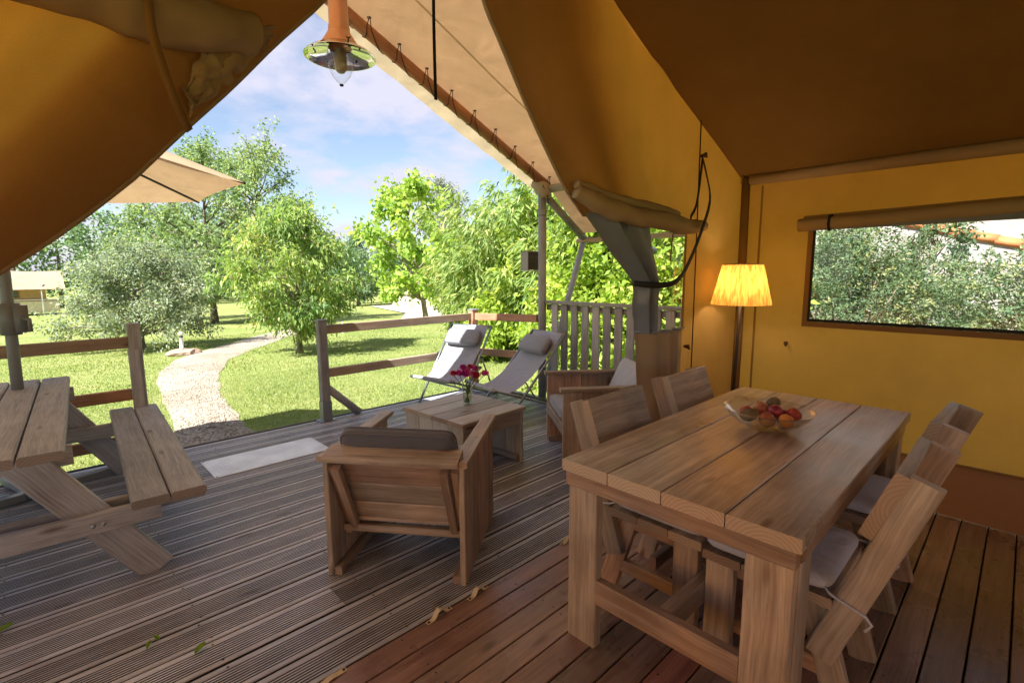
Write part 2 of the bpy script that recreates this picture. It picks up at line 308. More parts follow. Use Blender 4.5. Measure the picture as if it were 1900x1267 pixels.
_pc = {}
def plank_mesh(Lx, W, Th, m, ch=.004):
    k = (round(Lx, 4), round(W, 4), round(Th, 4), m.name, ch)
    if k in _pc: return _pc[k]
    a, b, c = Lx/2, W/2, Th/2; c2 = min(ch, b*.4, c*.4); e = min(ch, a*.3)
    pr = [(b-c2, -c), (b, -c+c2), (b, c-c2), (b-c2, c), (-b+c2, c), (-b, c-c2), (-b, -c+c2), (-b+c2, -c)]
    v = [(x, y, z) for x in (-a, a) for y, z in pr]
    f = [(i, 8+i, 8+(i+1) % 8, (i+1) % 8) for i in range(8)] + [tuple(range(8)), tuple(range(15, 7, -1))]
    f = [q[::-1] for q in f]
    _pc[k] = mesh('plank', v, f, m); return _pc[k]
def frame(c, d, n):
    d = V(d).normalized(); n = V(n); n = (n - d*n.dot(d)).normalized(); y = n.cross(d)
    return Matrix(((d.x, y.x, n.x, c[0]), (d.y, y.y, n.y, c[1]), (d.z, y.z, n.z, c[2]), (0, 0, 0, 1)))
def plank(name, parent, c, d, n, Lx, W, Th, m, ch=.004, w=False):
    return put(name, plank_mesh(Lx, W, Th, m, ch), parent, frame(c, d, n), w)
def plank2(name, parent, a, b, n, W, Th, m, ch=.004, w=False):
    a, b = V(a), V(b); return plank(name, parent, (a+b)/2, b-a, n, (b-a).length, W, Th, m, ch, w)

def tube_geo(pts, r, seg=8, flat=1., cap=True):
    pts = [V(p) for p in pts]; n = len(pts); rs = r if isinstance(r, (list, tuple)) else [r]*n
    v, f = [], []; up = None
    for i, p in enumerate(pts):
        d = ((pts[min(i+1, n-1)] - pts[max(i-1, 0)])).normalized()
        if up is None: up = V((0, 0, 1)) if abs(d.z) < .9 else V((1, 0, 0))
        s = d.cross(up).normalized(); up = s.cross(d).normalized()
        for k in range(seg):
            a = 2*PI*k/seg; v.append(p + s*math.cos(a)*rs[i] + up*math.sin(a)*rs[i]*flat)
    for i in range(n-1):
        for k in range(seg):
            f.append((i*seg+k, i*seg+(k+1) % seg, (i+1)*seg+(k+1) % seg, (i+1)*seg+k))
    if cap: f += [tuple(range(seg-1, -1, -1)), tuple((n-1)*seg+k for k in range(seg))]
    return v, f
def join(parts):
    v, f = [], []
    for a, b in parts:
        o = len(v); v += list(a); f += [tuple(i+o for i in q) for q in b]
    return v, f
def tube(name, parent, pts, r, m, seg=10, flat=1., w=False, smooth=True):
    """a round bar; its mesh runs along local X when straight so that wood grain follows it"""
    if len(pts) == 2:
        a, b = V(pts[0]), V(pts[1]); ln = (b-a).length
        v, f = tube_geo([(-ln/2, 0, 0), (ln/2, 0, 0)], r, seg, flat)
        d = (b-a).normalized(); n = V((0, 0, 1)) if abs(d.z) < .9 else V((1, 0, 0))
        return put(name, mesh(name, v, f, m, smooth), parent, frame((a+b)/2, d, n), w)
    v, f = tube_geo(pts, r, seg, flat); return put(name, mesh(name, v, f, m, smooth), parent, None if not w else Matrix(), w)
def box_geo(c, s):
    v = [(c[0]+x*s[0]/2, c[1]+y*s[1]/2, c[2]+z*s[2]/2) for z in (-1, 1) for x, y in ((-1, -1), (1, -1), (1, 1), (-1, 1))]
    return v, [(3, 2, 1, 0), (4, 5, 6, 7), (0, 1, 5, 4), (1, 2, 6, 5), (2, 3, 7, 6), (3, 0, 4, 7)]
def lathe_geo(prof, seg=24, c=(0, 0, 0)):
    v, f = [], []
    for r, z in prof:
        for k in range(seg): a = 2*PI*k/seg; v.append((c[0]+r*math.cos(a), c[1]+r*math.sin(a), c[2]+z))
    for i in range(len(prof)-1):
        for k in range(seg): f.append((i*seg+k, i*seg+(k+1) % seg, (i+1)*seg+(k+1) % seg, (i+1)*seg+k))
    return v, f
def lathe(name, parent, prof, m, seg=24, M=None, w=False, smooth=True):
    v, f = lathe_geo(prof, seg); return put(name, mesh(name, v, f, m, smooth), parent, M, w)
def grid_geo(fn, nu, nv):
    v = [fn(i/nu, j/nv) for j in range(nv+1) for i in range(nu+1)]
    f = [(j*(nu+1)+i, j*(nu+1)+i+1, (j+1)*(nu+1)+i+1, (j+1)*(nu+1)+i) for j in range(nv) for i in range(nu)]
    return v, f
def sheet(name, parent, fn, nu, nv, m, w=True):
    v, f = grid_geo(fn, nu, nv); return put(name, mesh(name, v, f, m, True), parent, Matrix() if w else None, w)
def cushion_mesh(sx, sy, sz, m, n=14, e=.22, sag=.0, seed=0):
    """a soft slab: flat-ish faces, rounded rim, slight creases"""
    v, f = [], []; rows = 9
    def sp(c, p): return math.copysign(abs(c)**p, c)
    seg = 4*n
    for j in range(rows+1):
        b = -PI/2 + PI*j/rows
        cb, sb = abs(math.cos(b))**.24, sp(math.sin(b), .85)
        for k in range(seg):
            a = 2*PI*k/seg
            x, y = sp(math.cos(a), e)*cb, sp(math.sin(a), e)*cb
            z = sb*(1 - .10*max(abs(x), abs(y))**3)
            q = noise.noise(V((x*2.3+seed, y*2.3, z*1.5)))*.05
            v.append((sx/2*x*(1+q*.2), sy/2*y*(1+q*.2), sz/2*(z + q - sag*(1-x*x)*(1-y*y))))
    for j in range(rows):
        for k in range(seg): f.append((j*seg+k, j*seg+(k+1) % seg, (j+1)*seg+(k+1) % seg, (j+1)*seg+k))
    f += [tuple(range(seg-1, -1, -1)), tuple(rows*seg+k for k in range(seg))]
    return mesh('cushion', v, f, m, True)
def copy_tree(o, parent=None):
    c = o.copy(); col.objects.link(c); c.parent = parent
    for ch in list(o.children): copy_tree(ch, c)
    return c
def dup(root, loc, rotz, label):
    c = copy_tree(root); c.location = loc; c.rotation_euler = (0, 0, rotz); c['label'] = label; return c
# ------------------------------------------------------------------ the ground
def gz(x, y):
    yy = min(max(y, 6.), 75.)
    return -.45 - .03*(yy-6)
def axis_steps(vals): return sorted(set(round(v, 3) for v in vals))
xs = axis_steps(list(np.arange(-30, 50, 2.5)) + [-600, -300, -150, -80, -50, 70, 100, 180, 300, 600])
ys = axis_steps(list(np.arange(-8, 76, 2.)) + [-600, -200, -60, -25, 90, 130, 200, 350, 700])
gv = [(x, y, gz(x, y) + (.05*noise.noise(V((x*.13, y*.13, 3))) if 7 < y < 70 else 0)) for y in ys for x in xs]
nx = len(xs)
gf = [(j*nx+i, j*nx+i+1, (j+1)*nx+i+1, (j+1)*nx+i) for j in range(len(ys)-1) for i in range(nx-1)]
kind(put('lawn', mesh('lawn', gv, gf, MT['lawn'], True)), 'structure')
def gnoise(x, y): return gz(x, y) + (.05*noise.noise(V((x*.13, y*.13, 3))) if 7 < y < 70 else 0)

# gravel path (left edge, right edge)
pl = [(-.1, 4.6), (.95, 6.5), (1.30, 8.2), (1.44, 9.8), (1.81, 12.4), (2.45, 14.6), (3.3, 16.3), (4.6, 18.1), (6.2, 20.3), (8.3, 23.0), (11.5, 27)]
pr_ = [(1.95, 4.6), (1.86, 6.5), (2.05, 8.2), (2.30, 9.8), (2.75, 11.6), (3.4, 13.6), (4.3, 15.2), (5.5, 16.9), (6.9, 18.9), (8.9, 21.6), (12.1, 25.6)]
def lerp_poly(P, u):
    x = u*(len(P)-1); i = min(int(x), len(P)-2); a = x-i
    p0, p1, p2, p3 = (np.array(P[max(min(k, len(P)-1), 0)], float) for k in (i-1, i, i+1, i+2))
    return .5*((2*p1)+(-p0+p2)*a+(2*p0-5*p1+4*p2-p3)*a*a+(-p0+3*p1-3*p2+p3)*a**3)
def path_fn(u, v):
    a, b = lerp_poly(pl, v), lerp_poly(pr_, v)
    wob = (.05*noise.noise(V((v*26, 1.3, 0)))+.03*noise.noise(V((v*90, 1.3, 0)))) if u < .01 else ((.05*noise.noise(V((v*26, 7.7, 0)))+.03*noise.noise(V((v*90, 7.7, 0)))) if u > .99 else 0)
    p = a + (b-a)*(u + wob)
    return (p[0], p[1], gnoise(p[0], p[1]) + .006 + .03*math.sin(u*PI))
v, f = grid_geo(path_fn, 8, 220); kind(put('path', mesh('path', v, f, MT['gravel'], True)), 'structure')
# pale terrace in front of the garden wall
v = [(x, y, gz(x, y)+.06) for x, y in ((13.6, 22.2), (18.1, 23.0), (24, 40.7), (22, 40.9), (17.2, 27.5))]
kind(put('terrace', mesh('terrace', v, [tuple(range(5))], MT['limewall'])), 'structure')

rng = np.random.default_rng(7)
# short grass near the deck
def blades(n, x0, x1, y0, y1, hmin, hmax, wd):
    x = rng.uniform(x0, x1, n); y = rng.uniform(y0, y1, n)
    keep = np.ones(n, bool)
    lx = np.array([lerp_poly(pl, u) for u in np.linspace(0, 1, 200)]); rx = np.array([lerp_poly(pr_, u) for u in np.linspace(0, 1, 200)])
    li = np.interp(y, lx[:, 1], lx[:, 0]); ri = np.interp(y, rx[:, 1], rx[:, 0])
    keep &= ~((x > li+.08*rng.standard_normal(n)) & (x < ri+.08*rng.standard_normal(n)) & (rng.random(n) > .04))
    keep &= ~((y < 5.0) & (x < 4.6))
    x, y = x[keep], y[keep]; n = len(x)
    z = np.array([gnoise(a, b) for a, b in zip(x, y)]) - .01
    h = rng.uniform(hmin, hmax, n)*(.7+.6*(np.sin(x*1.7)*np.sin(y*1.3)*.5+.5)); a = rng.uniform(0, 2*PI, n); ln = rng.normal(0, .5, (n, 2))*h[:, None]
    s = np.stack([np.cos(a), np.sin(a), 0*a], 1)*(wd*rng.uniform(.6, 1.3, n))[:, None]; b = np.stack([x, y, z], 1)
    tip = b + np.stack([ln[:, 0], ln[:, 1], h], 1)
    co = np.stack([b-s, b+s, tip], 1).reshape(-1, 3); t = np.repeat(np.clip(rng.normal(.5, .25, n), 0, 1), 3)
    return co, np.arange(3*n).reshape(-1, 3), t
sets = [blades(110000, -3, 9, 4.9, 11, .025, .06, .006), blades(70000, -4, 16, 11, 22, .03, .06, .012)]
off = 0; C, F_, TT = [], [], []
for c_, f_, t_ in sets: C.append(c_); F_.append(f_+off); TT.append(t_); off += len(c_)
g = put('grass', fast_mesh('grass', np.concatenate(C), np.concatenate(F_), MT['grass'], np.concatenate(TT))); kind(g, 'stuff'); tag(g, 'short sunlit grass of the lawn', 'grass')
# loose stones on the path
def stones(n):
    u, vv = rng.uniform(.03, .97, n), rng.uniform(.02, .55, n)**1.2
    co, fa = [], []
    base = np.array([(1, 0, 0), (-1, 0, 0), (0, 1, 0), (0, -1, 0), (0, 0, 1), (0, 0, -1)], float)
    tri = np.array([(0, 2, 4), (2, 1, 4), (1, 3, 4), (3, 0, 4), (2, 0, 5), (1, 2, 5), (3, 1, 5), (0, 3, 5)])
    for i in range(n):
        p = path_fn(u[i], vv[i]); s = rng.uniform(.006, .018); q = base*rng.uniform(.6, 1.4, (6, 1))*s
        co.append(q + np.array(p)); fa.append(tri + 6*i)
    return np.concatenate(co), np.concatenate(fa)
c_, f_ = stones(3500); g = put('path_gravel', fast_mesh('path_gravel', c_, f_, MT['gravel'])); kind(g, 'stuff'); tag(g, 'loose pale gravel lying on the winding path', 'gravel')

# ------------------------------------------------------------------ deck and tent floor
DX0, DX1, DY0, DY1 = -2.9, 4.34, 1.672, 4.90
v, f = box_geo(((DX0+DX1)/2, (DY0+DY1)/2, -.115), (DX1-DX0-.02, DY1-DY0-.01, .15))
deck = kind(put('veranda_deck', mesh('veranda_deck', v, f, MT['under'])), 'structure')
v, f = box_geo(((DX0+DX1)/2, DY1+.012, -.14), (DX1-DX0, .022, .22)); put('fascia', mesh('fascia', v, f, MT['deck']), deck)
# ribbed board: 9 ribs with 8 mm grooves, their shade painted dark
nb = 19; pitch = (DY1-DY0)/nb; bw = pitch-.012; nr = 8
prof = [(-bw/2, -.028), (-bw/2, -.004), (-bw/2+.003, 0)]; shaded = [0]; ed_ = .0235; rw = (bw-2*ed_)/nr
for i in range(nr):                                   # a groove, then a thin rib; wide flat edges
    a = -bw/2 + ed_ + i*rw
    prof += [(a, 0), (a+.0015, -.009), (a+rw*.46-.0015, -.009), (a+rw*.46, 0)]; shaded += [len(prof)-4, len(prof)-3, len(prof)-2]
prof += [(bw/2-.003, 0), (bw/2, -.004), (bw/2, -.028)]; shaded += [len(prof)-2]
def ribbed(Lx):
    n = len(prof); v = [(x, y, z) for x in (-Lx/2, Lx/2) for y, z in prof]
    f = [(n+i, n+i+1, i+1, i) for i in range(n-1)] + [tuple(range(n)), tuple(range(2*n-1, n-1, -1))]
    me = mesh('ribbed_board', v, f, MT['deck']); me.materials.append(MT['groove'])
    for k in shaded: me.polygons[k].material_index = 1  # groove and board-side faces get the painted shade
    return me
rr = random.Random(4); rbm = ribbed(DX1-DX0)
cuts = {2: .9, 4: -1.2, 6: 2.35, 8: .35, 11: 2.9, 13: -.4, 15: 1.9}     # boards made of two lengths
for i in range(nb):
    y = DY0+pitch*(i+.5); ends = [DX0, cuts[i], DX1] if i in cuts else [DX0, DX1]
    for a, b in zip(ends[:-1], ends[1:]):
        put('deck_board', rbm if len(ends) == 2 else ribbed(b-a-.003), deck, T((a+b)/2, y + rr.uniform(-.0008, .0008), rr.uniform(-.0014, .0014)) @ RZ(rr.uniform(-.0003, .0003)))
dsc = []
for i in range(nb):
    for x in np.arange(DX0+.2, DX1, .62):
        for dy in (-.058, .058): dsc.append(lathe_geo([(.0, .0016), (.0042, .0014), (.0048, 0)], 6, (x+rr.uniform(-.012, .012), DY0+pitch*(i+.5)+dy, .0008)))
v, f = join(dsc); kind(put('screw_heads', mesh('screw_heads', v, f, MT['dark_metal']), deck), 'stuff')
plank('edge_trim', deck, ((DX0+DX1)/2, DY1+.027, -.006), (1, 0, 0), (0, 0, 1), DX1-DX0, .008, .03, MT['steel_paint'], .001)
FX0, FX1, FY0, FY1 = -1.7, 4.25, -3.5, 1.668
v, f = box_geo(((FX0+FX1)/2, (FY0+FY1)/2, -.125), (FX1-FX0, FY1-FY0, .17))
tfl = kind(put('tent_floor', mesh('tent_floor', v, f, MT['under'])), 'structure')
y = FY1; sw = .111; sg = .006; scr = []
while y - sw > FY0:
    plank('floor_board', tfl, ((FX0+FX1)/2, y-sw/2, -.012), (1, 0, 0), (0, 0, 1), FX1-FX0, sw, .024, MT['floor'], .003)
    for x in np.arange(FX0+.35, FX1, .58):
        for dy in (.024, sw-.024): scr.append(lathe_geo([(.0, .0006), (.0042, .0006), (.0045, 0)], 6, (x+rr.uniform(-.01, .01), y-dy, .0002)))
    y -= sw+sg
v, f = join(scr); kind(put('screw_heads', mesh('screw_heads', v, f, MT['dark_metal']), tfl), 'stuff')

# tread plate by the way out
tp = put('tread_plate', plank_mesh(.87, .43, .005, MT['alu'], .0015), None, frame((1.295, 4.215, .0035), (1, .0, 0), (0, 0, 1)))
tag(tp, 'silver checker plate screwed onto deck boards at top of the path', 'metal plate')
loz = []
for i in range(26):
    for j in range(13):
        a = R(45) if (i+j) % 2 else R(-45); cx, cy_ = -.42+i*.0335, -.2+j*.033; ca, sa = math.cos(a), math.sin(a)
        q = [(-.011, 0, 0), (0, -.0035, 0), (.011, 0, 0), (0, .0035, 0), (0, 0, .0018)]
        vv = [(cx+x*ca-y_*sa, cy_+x*sa+y_*ca, .0025+z) for x, y_, z in q]
        loz.append((vv, [(0, 1, 4), (1, 2, 4), (2, 3, 4), (3, 0, 4)]))
v, f = join(loz); WM[tp] = tp.matrix_basis.copy(); kind(put('raised_pattern', mesh('raised_pattern', v, f, MT['alu']), tp), 'stuff')
for i, (x, y) in enumerate(((-.42, -.2), (.42, -.2), (-.42, .2), (.42, .2))):
    lathe('screw', tp, [(0, .0022), (.006, .002), (.007, 0)], MT['dark_metal'], 8, T(x, y, .0025))

# ------------------------------------------------------------------ the tent
tent = thing('safari_tent', 'ochre canvas safari tent with gabled fly sheet over a wooden veranda', 'tent', (1.3, -.9, 0))
RX, RZ0 = 1.3, 3.37                                  # ridge, inner ridge height
XW, XL_ = 4.22, -1.62                                # side walls
YF, YB = 1.68, -3.5
def roof_in(x): return 2.2 + .40*(XW-x) if x >= RX else 2.2 + .40*(x-XL_)
def wob(a, b, c, s=1.): return noise.noise(V((a*s, b*s, c*s)))
def ceil_fn(x0, x1):
    def fn(u, v):
        x = x0+(x1-x0)*u; y = YB+(YF-YB)*v; s = math.sin(u*PI)*.035
        return (x, y, roof_in(x) - s + .012*wob(x, y, 0, 1.3))
    return fn
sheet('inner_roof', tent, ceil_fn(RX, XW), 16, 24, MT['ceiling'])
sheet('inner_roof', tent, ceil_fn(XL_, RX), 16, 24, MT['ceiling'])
# fly sheet: gable slopes, then a steeper skirt past the eave poles
FLY0 = 3.84
def fly(x):
    d = abs(x-RX)
    return FLY0 - .44*d if d <= 3.0 else FLY0 - 1.32 - .78*(d-3.0)
def fly_fn(sgn):
    def fn(u, v):
        d = 3.72*u; y = -3.9 + (3.93+3.9)*v; x = RX + sgn*d
        sag = .03*math.sin(u*PI)*math.sin(min(1, max(0, (y-1.7)/2.2))*PI) if y > 1.7 else .03*math.sin(u*PI)
        return (x, y, fly(x) - sag + .008*wob(x, y, 5, 1.7))
    return fn
sheet('fly_sheet', tent, fly_fn(1), 36, 44, MT['fly']); sheet('fly_sheet', tent, fly_fn(-1), 36, 44, MT['fly'])
# valance strip past the gable pole, gently scalloped by the lacing
def val_fn(sgn):
    def fn(u, v):
        x = RX + sgn*(.0+3.05*u); sc = .5+.5*math.cos(u*3.05/.29*2*PI)
        y = 3.93 + (.22 + .01*sc)*v; z = fly(x) - .006 - v*(.045+.03*math.sin(u*PI)) - .012*sc*math.sin(v*PI) + .012*wob(x*2, v, 9)
        return (x, y, z)
    return fn
sheet('valance', tent, val_fn(1), 70, 5, MT['fly_edge']); sheet('valance', tent, val_fn(-1), 70, 5, MT['fly_edge'])
# seam bands along the fly, parallel to the gable
for yy, wd in ((3.25, .018),):
    def sb(u, v, yy=yy, wd=wd): x = RX+3.0*u; s = .03*math.sin(u*3./3.72*PI)*math.sin(min(1, max(0, (yy-1.7)/2.2))*PI); return (x, yy+wd*v, fly(x)-s-.006+.008*wob(x, yy, 5, 1.7))
    sheet('seam', tent, sb, 30, 1, MT['fly_edge'])
# poles
def gpole(sgn): return [V((RX+sgn*.02, 3.88, fly(RX)-.075)), V((RX+sgn*3.02, 3.88, fly(RX+3.02)-.065))]
for s in (1, -1): tube('gable_pole', tent, gpole(s), .052, MT['orange'], 16, w=True)
tube('ridge_pole', tent, [(RX, -3.8, FLY0-.10), (RX, 3.86, FLY0-.10)], .045, MT['orange'], 14, w=True)
for s in (1, -1):
    x = RX+s*2.96
    tube('purlin', tent, [(x, -3.7, 2.43), (x, 3.98, 2.39)], .042, MT['tan_pole'], 14, w=True)
    p = tube('post', tent, [(RX+s*2.93, 3.86, .0), (RX+s*2.92, 3.86, 2.36)], .046, MT['pole'], 18, w=True)
    tube('band', p, [(RX+s*2.921, 3.86, 2.10), (RX+s*2.921, 3.86, 2.115)], .0475, MT['steel_paint'], 18, w=True)
    tube('eave_rafter', tent, [(RX+s*2.93, 3.88, 2.37), (RX+s*3.74, 3.88, 1.87)], .043, MT['tan_pole'] if s < 0 else MT['pole'], 14, w=True)
    tube('strut', tent, [(RX+s*3.0, 3.92, .02), (RX+s*3.73, 3.9, 1.88)], .036, MT['pole'], 14, w=True)
    tube('eave_pole', tent, [(RX+s*3.70, -3.8, 1.885), (RX+s*3.70, 3.98, 1.865)], .03, MT['tan_pole'], 12, w=True)
tube('eave_pipe', tent, [(4.95, 3.34, 1.90), (5.35, 3.10, 1.72)], .04, MT['steel'], 14, w=True)
# cloth wrapped round the post head
v, f = tube_geo([(4.22, 3.80, 2.30), (4.22, 3.84, 2.40), (4.19, 3.95, 2.47)], [.062, .075, .06], 12); put('post_cap', mesh('post_cap', v, f, MT['fly_edge'], True), tent, Matrix(), True)
# lacing along the gable pole
lace, eyes = [], []
def gp(d, ang, r=.060):                               # a point on the gable pole's skin
    x = RX+d; return V((x, 3.88+r*math.cos(R(ang)), fly(x)-.07+r*math.sin(R(ang))))
for k in range(11):
    d = .30 + k*.265; d2 = d+.265 if k < 10 else d+.03
    pu = V((RX+d, 3.78, fly(RX+d)-.022)); pd = V((RX+d+.02, 3.985, fly(RX+d+.02)-.035)); pn = V((RX+d2, 3.985, fly(RX+d2)-.035))
    lace.append(tube_geo([pu, gp(d, 185), gp(d+.008, 230), gp(d+.012, 275), gp(d+.016, 320), gp(d+.02, 355), pd], .0035, 5))
    lace.append(tube_geo([pu+V((.006, 0, 0)), gp(d+.04, 190), gp(d+(d2-d)*.3, 230), gp(d+(d2-d)*.5, 275), gp(d+(d2-d)*.72, 320), gp(d+(d2-d)*.92, 355), pn], .0035, 5))
    eyes += [pu, pd]
v, f = join(lace); put('lacing', mesh('lacing', v, f, MT['cord'], True), tent, Matrix(), True)
em = mesh('eyelet', *lathe_geo([(.010, 0), (.016, -.003), (.018, 0), (.016, .003), (.010, 0)], 10), MT['dark_metal'], True)
for q in eyes: put('eyelet', em, tent, T(q.x, q.y, q.z-.004), True)
tube('lacing_end', tent, [(4.16, 3.80, 2.42), (4.2, 3.76, 2.30), (4.205, 3.76, 2.22)], .006, MT['cord'], 5, w=True)
# ---- side wall with the long window (X = 4.22)
WY0, WY1, WZ0, WZ1 = -.62, 1.15, 1.10, 1.83
def wall_piece(y0, y1, z0, z1, nu, nv):
    def fn(u, v):
        y = y0+(y1-y0)*u; z = z0+(z1-z0)*v; edge = min(1, 12*min(u, 1-u))
        return (XW + .010*wob(y, z, 2, 1.6)*1., y, z)
    return grid_geo(fn, nu, nv)
v, f = join([wall_piece(WY1, 1.66, .235, 2.2, 8, 30), wall_piece(YB, WY0, .235, 2.2, 20, 30), wall_piece(WY0, WY1, .235, WZ0, 26, 14), wall_piece(WY0, WY1, WZ1, 2.2, 26, 6)])
put('side_wall', mesh('side_wall', v, f, MT['canvas'], True), tent, Matrix(), True)
def skirt_fn(u, v):
    y = YB+(1.66-YB)*u; return (XW-.004-.33*v**1.5+.012*wob(y*2, v, 4), y, .235*(1-v)+.0015)
sheet('wall_skirt', tent, skirt_fn, 50, 6, MT['skirt'])
plank('skirt_seam', tent, (XW-.022, (YB+1.66)/2, .238), (0, 1, 0), (1, 0, 0), 1.66-YB, .016, .008, MT['webbing'], .001, w=True)
# left and back walls of the room; windows added for fill light
def holed(fn, u0, u1, z0, z1, umin, umax, ztop):
    g = lambda ua, ub, za, zb, nu, nv: grid_geo(lambda u, v: fn(ua+(ub-ua)*u, za+(zb-za)*v), nu, nv)
    return [g(umin, u0, 0, None or ztop, 12, 16), g(u1, umax, 0, ztop, 12, 16), g(u0, u1, 0, z0, 20, 8), g(u0, u1, z1, ztop, 20, 5)]
lw_ = lambda y, z: (XL_+.01*wob(y, z*2, 8), y, z)
v, f = join(holed(lw_, -2.7, 1.15, .85, 1.9, YB, YF, 2.2)); lwall = put('side_wall', mesh('side_wall', v, f, MT['canvas'], True), tent, Matrix(), True)
v, f = grid_geo(lambda u, v: (XL_, -2.72+3.89*u, .84+1.07*v), 12, 4); put('fill_window_pane', mesh('fill_window_pane', v, f, MT['pvc'], True), lwall, Matrix(), True)
def bk_(x, z): return (x, YB+.01*wob(x, z*3, 1), z)
pcs = holed(bk_, -.9, 3.5, .75, 1.95, XL_, XW, 2.2); pcs.append(grid_geo(lambda u, v: (lambda x: (x, YB, 2.2+(roof_in(x)-2.2)*v))(XL_+(XW-XL_)*u), 30, 5))
v, f = join(pcs); bwall = put('back_wall', mesh('back_wall', v, f, MT['canvas'], True), tent, Matrix(), True)
v, f = grid_geo(lambda u, v: (-.92+4.44*u, YB, .74+1.22*v), 12, 4); put('fill_window_pane', mesh('fill_window_pane', v, f, MT['pvc'], True), bwall, Matrix(), True)
# window: webbing frame, dark seal, clear sheet
wf = []
xf = XW-.016
for (y0, y1, z0, z1) in ((WY1-.005, WY1+.028, WZ0-.033, WZ1), (WY0-.028, WY0+.005, WZ0-.033, WZ1), (WY0+.005, WY1-.005, WZ0-.033, WZ0+.005)):
    wf.append(box_geo((xf, (y0+y1)/2, (z0+z1)/2), (.008, y1-y0, z1-z0)))
v, f = join(wf); win = put('window_frame', mesh('window_frame', v, f, MT['webbing']), tent, Matrix(), True)
sl = []
for (y0, y1, z0, z1) in ((WY1-.021, WY1-.006, WZ0+.006, WZ1), (WY0+.006, WY0+.02, WZ0+.006, WZ1), (WY0+.02, WY1-.021, WZ0+.006, WZ0+.026)):
    sl.append(box_geo((xf+.004, (y0+y1)/2, (z0+z1)/2), (.012, y1-y0, z1-z0)))
v, f = join(sl); put('window_seal', mesh('window_seal', v, f, MT['black']), win, Matrix(), True)
v, f = grid_geo(lambda u, v: (XW+.004+.006*wob(u*4, v*2, 6), WY0+(WY1-WY0)*u, WZ0+(WZ1-WZ0)*v), 20, 8); put('pane', mesh('pane', v, f, MT['pvc'], True), win, Matrix(), True)
# rolled-up blind over the window
bp = []; br = []
for k in range(31):
    u = k/30; y = 1.235 - u*1.95
    bp.append((4.165-.012*math.sin(u*PI), y, 1.815+.055*u+.012*wob(u*6, 2, 1)-.012*math.sin(u*7)**2*.3)); br.append(.046+.006*wob(u*9, 4, 2))
bl = tube('window_blind', tent, bp, br, MT['canvas_thick'], 12, w=True)
v, f = grid_geo(lambda u, v: (XW-.012-.04*v, 1.215-1.93*u, 1.885+.04*u-.045*v), 20, 3); put('blind_flap', mesh('blind_flap', v, f, MT['canvas_thick'], True), bl, Matrix(), True)
v, f = grid_geo(lambda u, v: (4.148-.012*math.sin(u*PI)-.004*v, 1.17-1.85*u, 1.79+.055*u-(.02+.055*u)*v), 24, 3); put('grey_hem', mesh('grey_hem', v, f, MT['pvc_grey'], True), bl, Matrix(), True)
for y in (1.03, -.1): tube('blind_tie', bl, [(4.19, y, 1.875), (4.13, y, 1.87), (4.108, y, 1.81), (4.14, y, 1.765)], .009, MT['black'], 6, w=True)
# eave sleeve, corner sleeve, seams, toggles
tube('eave_sleeve', tent, [(4.165, YB, 2.185), (4.165, -1, 2.182), (4.165, 1.60, 2.19)], .042, MT['canvas_thick'], 14, w=True)
tube('corner_sleeve', tent, [(4.17, 1.635, .02), (4.175, 1.63, 1.2), (4.165, 1.635, 2.2)], .032, MT['webbing'], 12, w=True)
plank('wall_seam', tent, (XW-.020, 1.52, 1.19), (0, 0, 1), (1, 0, 0), 1.9, .014, .005, MT['webbing'], .001, w=True)
v, f = join([box_geo((4.15, 1.655, 2.24), (.05, .012, .16))]); put('corner_patch', mesh('corner_patch', v, f, MT['webbing']), tent, Matrix(), True)
def toggle(p, d):
    v, f = join([tube_geo([V(p), V(p)+V(d)*.035], [.010, .016], 8), tube_geo([V(p)+V(d)*.03+V((0, 0, .012)), V(p)+V(d)*.045+V((0, 0, -.018))], [.016, .006], 6)])
    put('toggle', mesh('toggle', v, f, MT['leather'], True), tent, Matrix(), True)
toggle((4.205, 1.277, .931), (-1, -.25, -.1)); toggle((3.33, 1.672, .955), (-.3, -1, 0))

# ---- front wall: fixed panel, then the drawn-back door curtain
ZXR = 3.30
def fixed_fn(u, v):
    x = ZXR+(XW-ZXR)*u; return (x, YF + .012*wob(x*2, v*2, 3)*math.sin(u*PI), .01+(roof_in(x)-.01)*v)
sheet('front_wall', tent, fixed_fn, 12, 30, MT['canvas'])
tube('zip', tent, [(3.445, YF-.012, .02), (3.435, YF-.014, 1.2), (3.425, YF-.012, 2.5)], .005, MT['leather'], 5, w=True)
EDGE = [(3.34, 1.30), (2.644, 1.621), (2.465, 1.756), (2.244, 1.926), (1.916, 2.167), (1.774, 2.315), (1.588, 2.506), (1.429, 2.715), (1.36, 2.745), (1.28, 2.745), (1.157, 2.795), (.94, 2.874), (.714, 2.936), (0., 3.0)]
ez = np.array([e[0] for e in EDGE][::-1]); ex = np.array([e[1] for e in EDGE][::-1])
def XE(z): return float(np.interp(z, ez, ex))
def tie(z, zt=1.40, wdt=.42): return math.exp(-((z-zt)/wdt)**2)
def cur_y(s, z):
    """pleats, deepest at the tie; the free edge swings out of the wall plane"""
    k = tie(z); y = YF
    y += (.010+.022*k)*math.sin(s*21)*min(1, 4*s)
    y += (.10*(1-k)+.02)*max(0, (s-.55)/.45)**2
    y += .02*wob(s*3, z*2, 7)*min(1, 5*s)
    return y - .05*k*math.sin(s*PI)
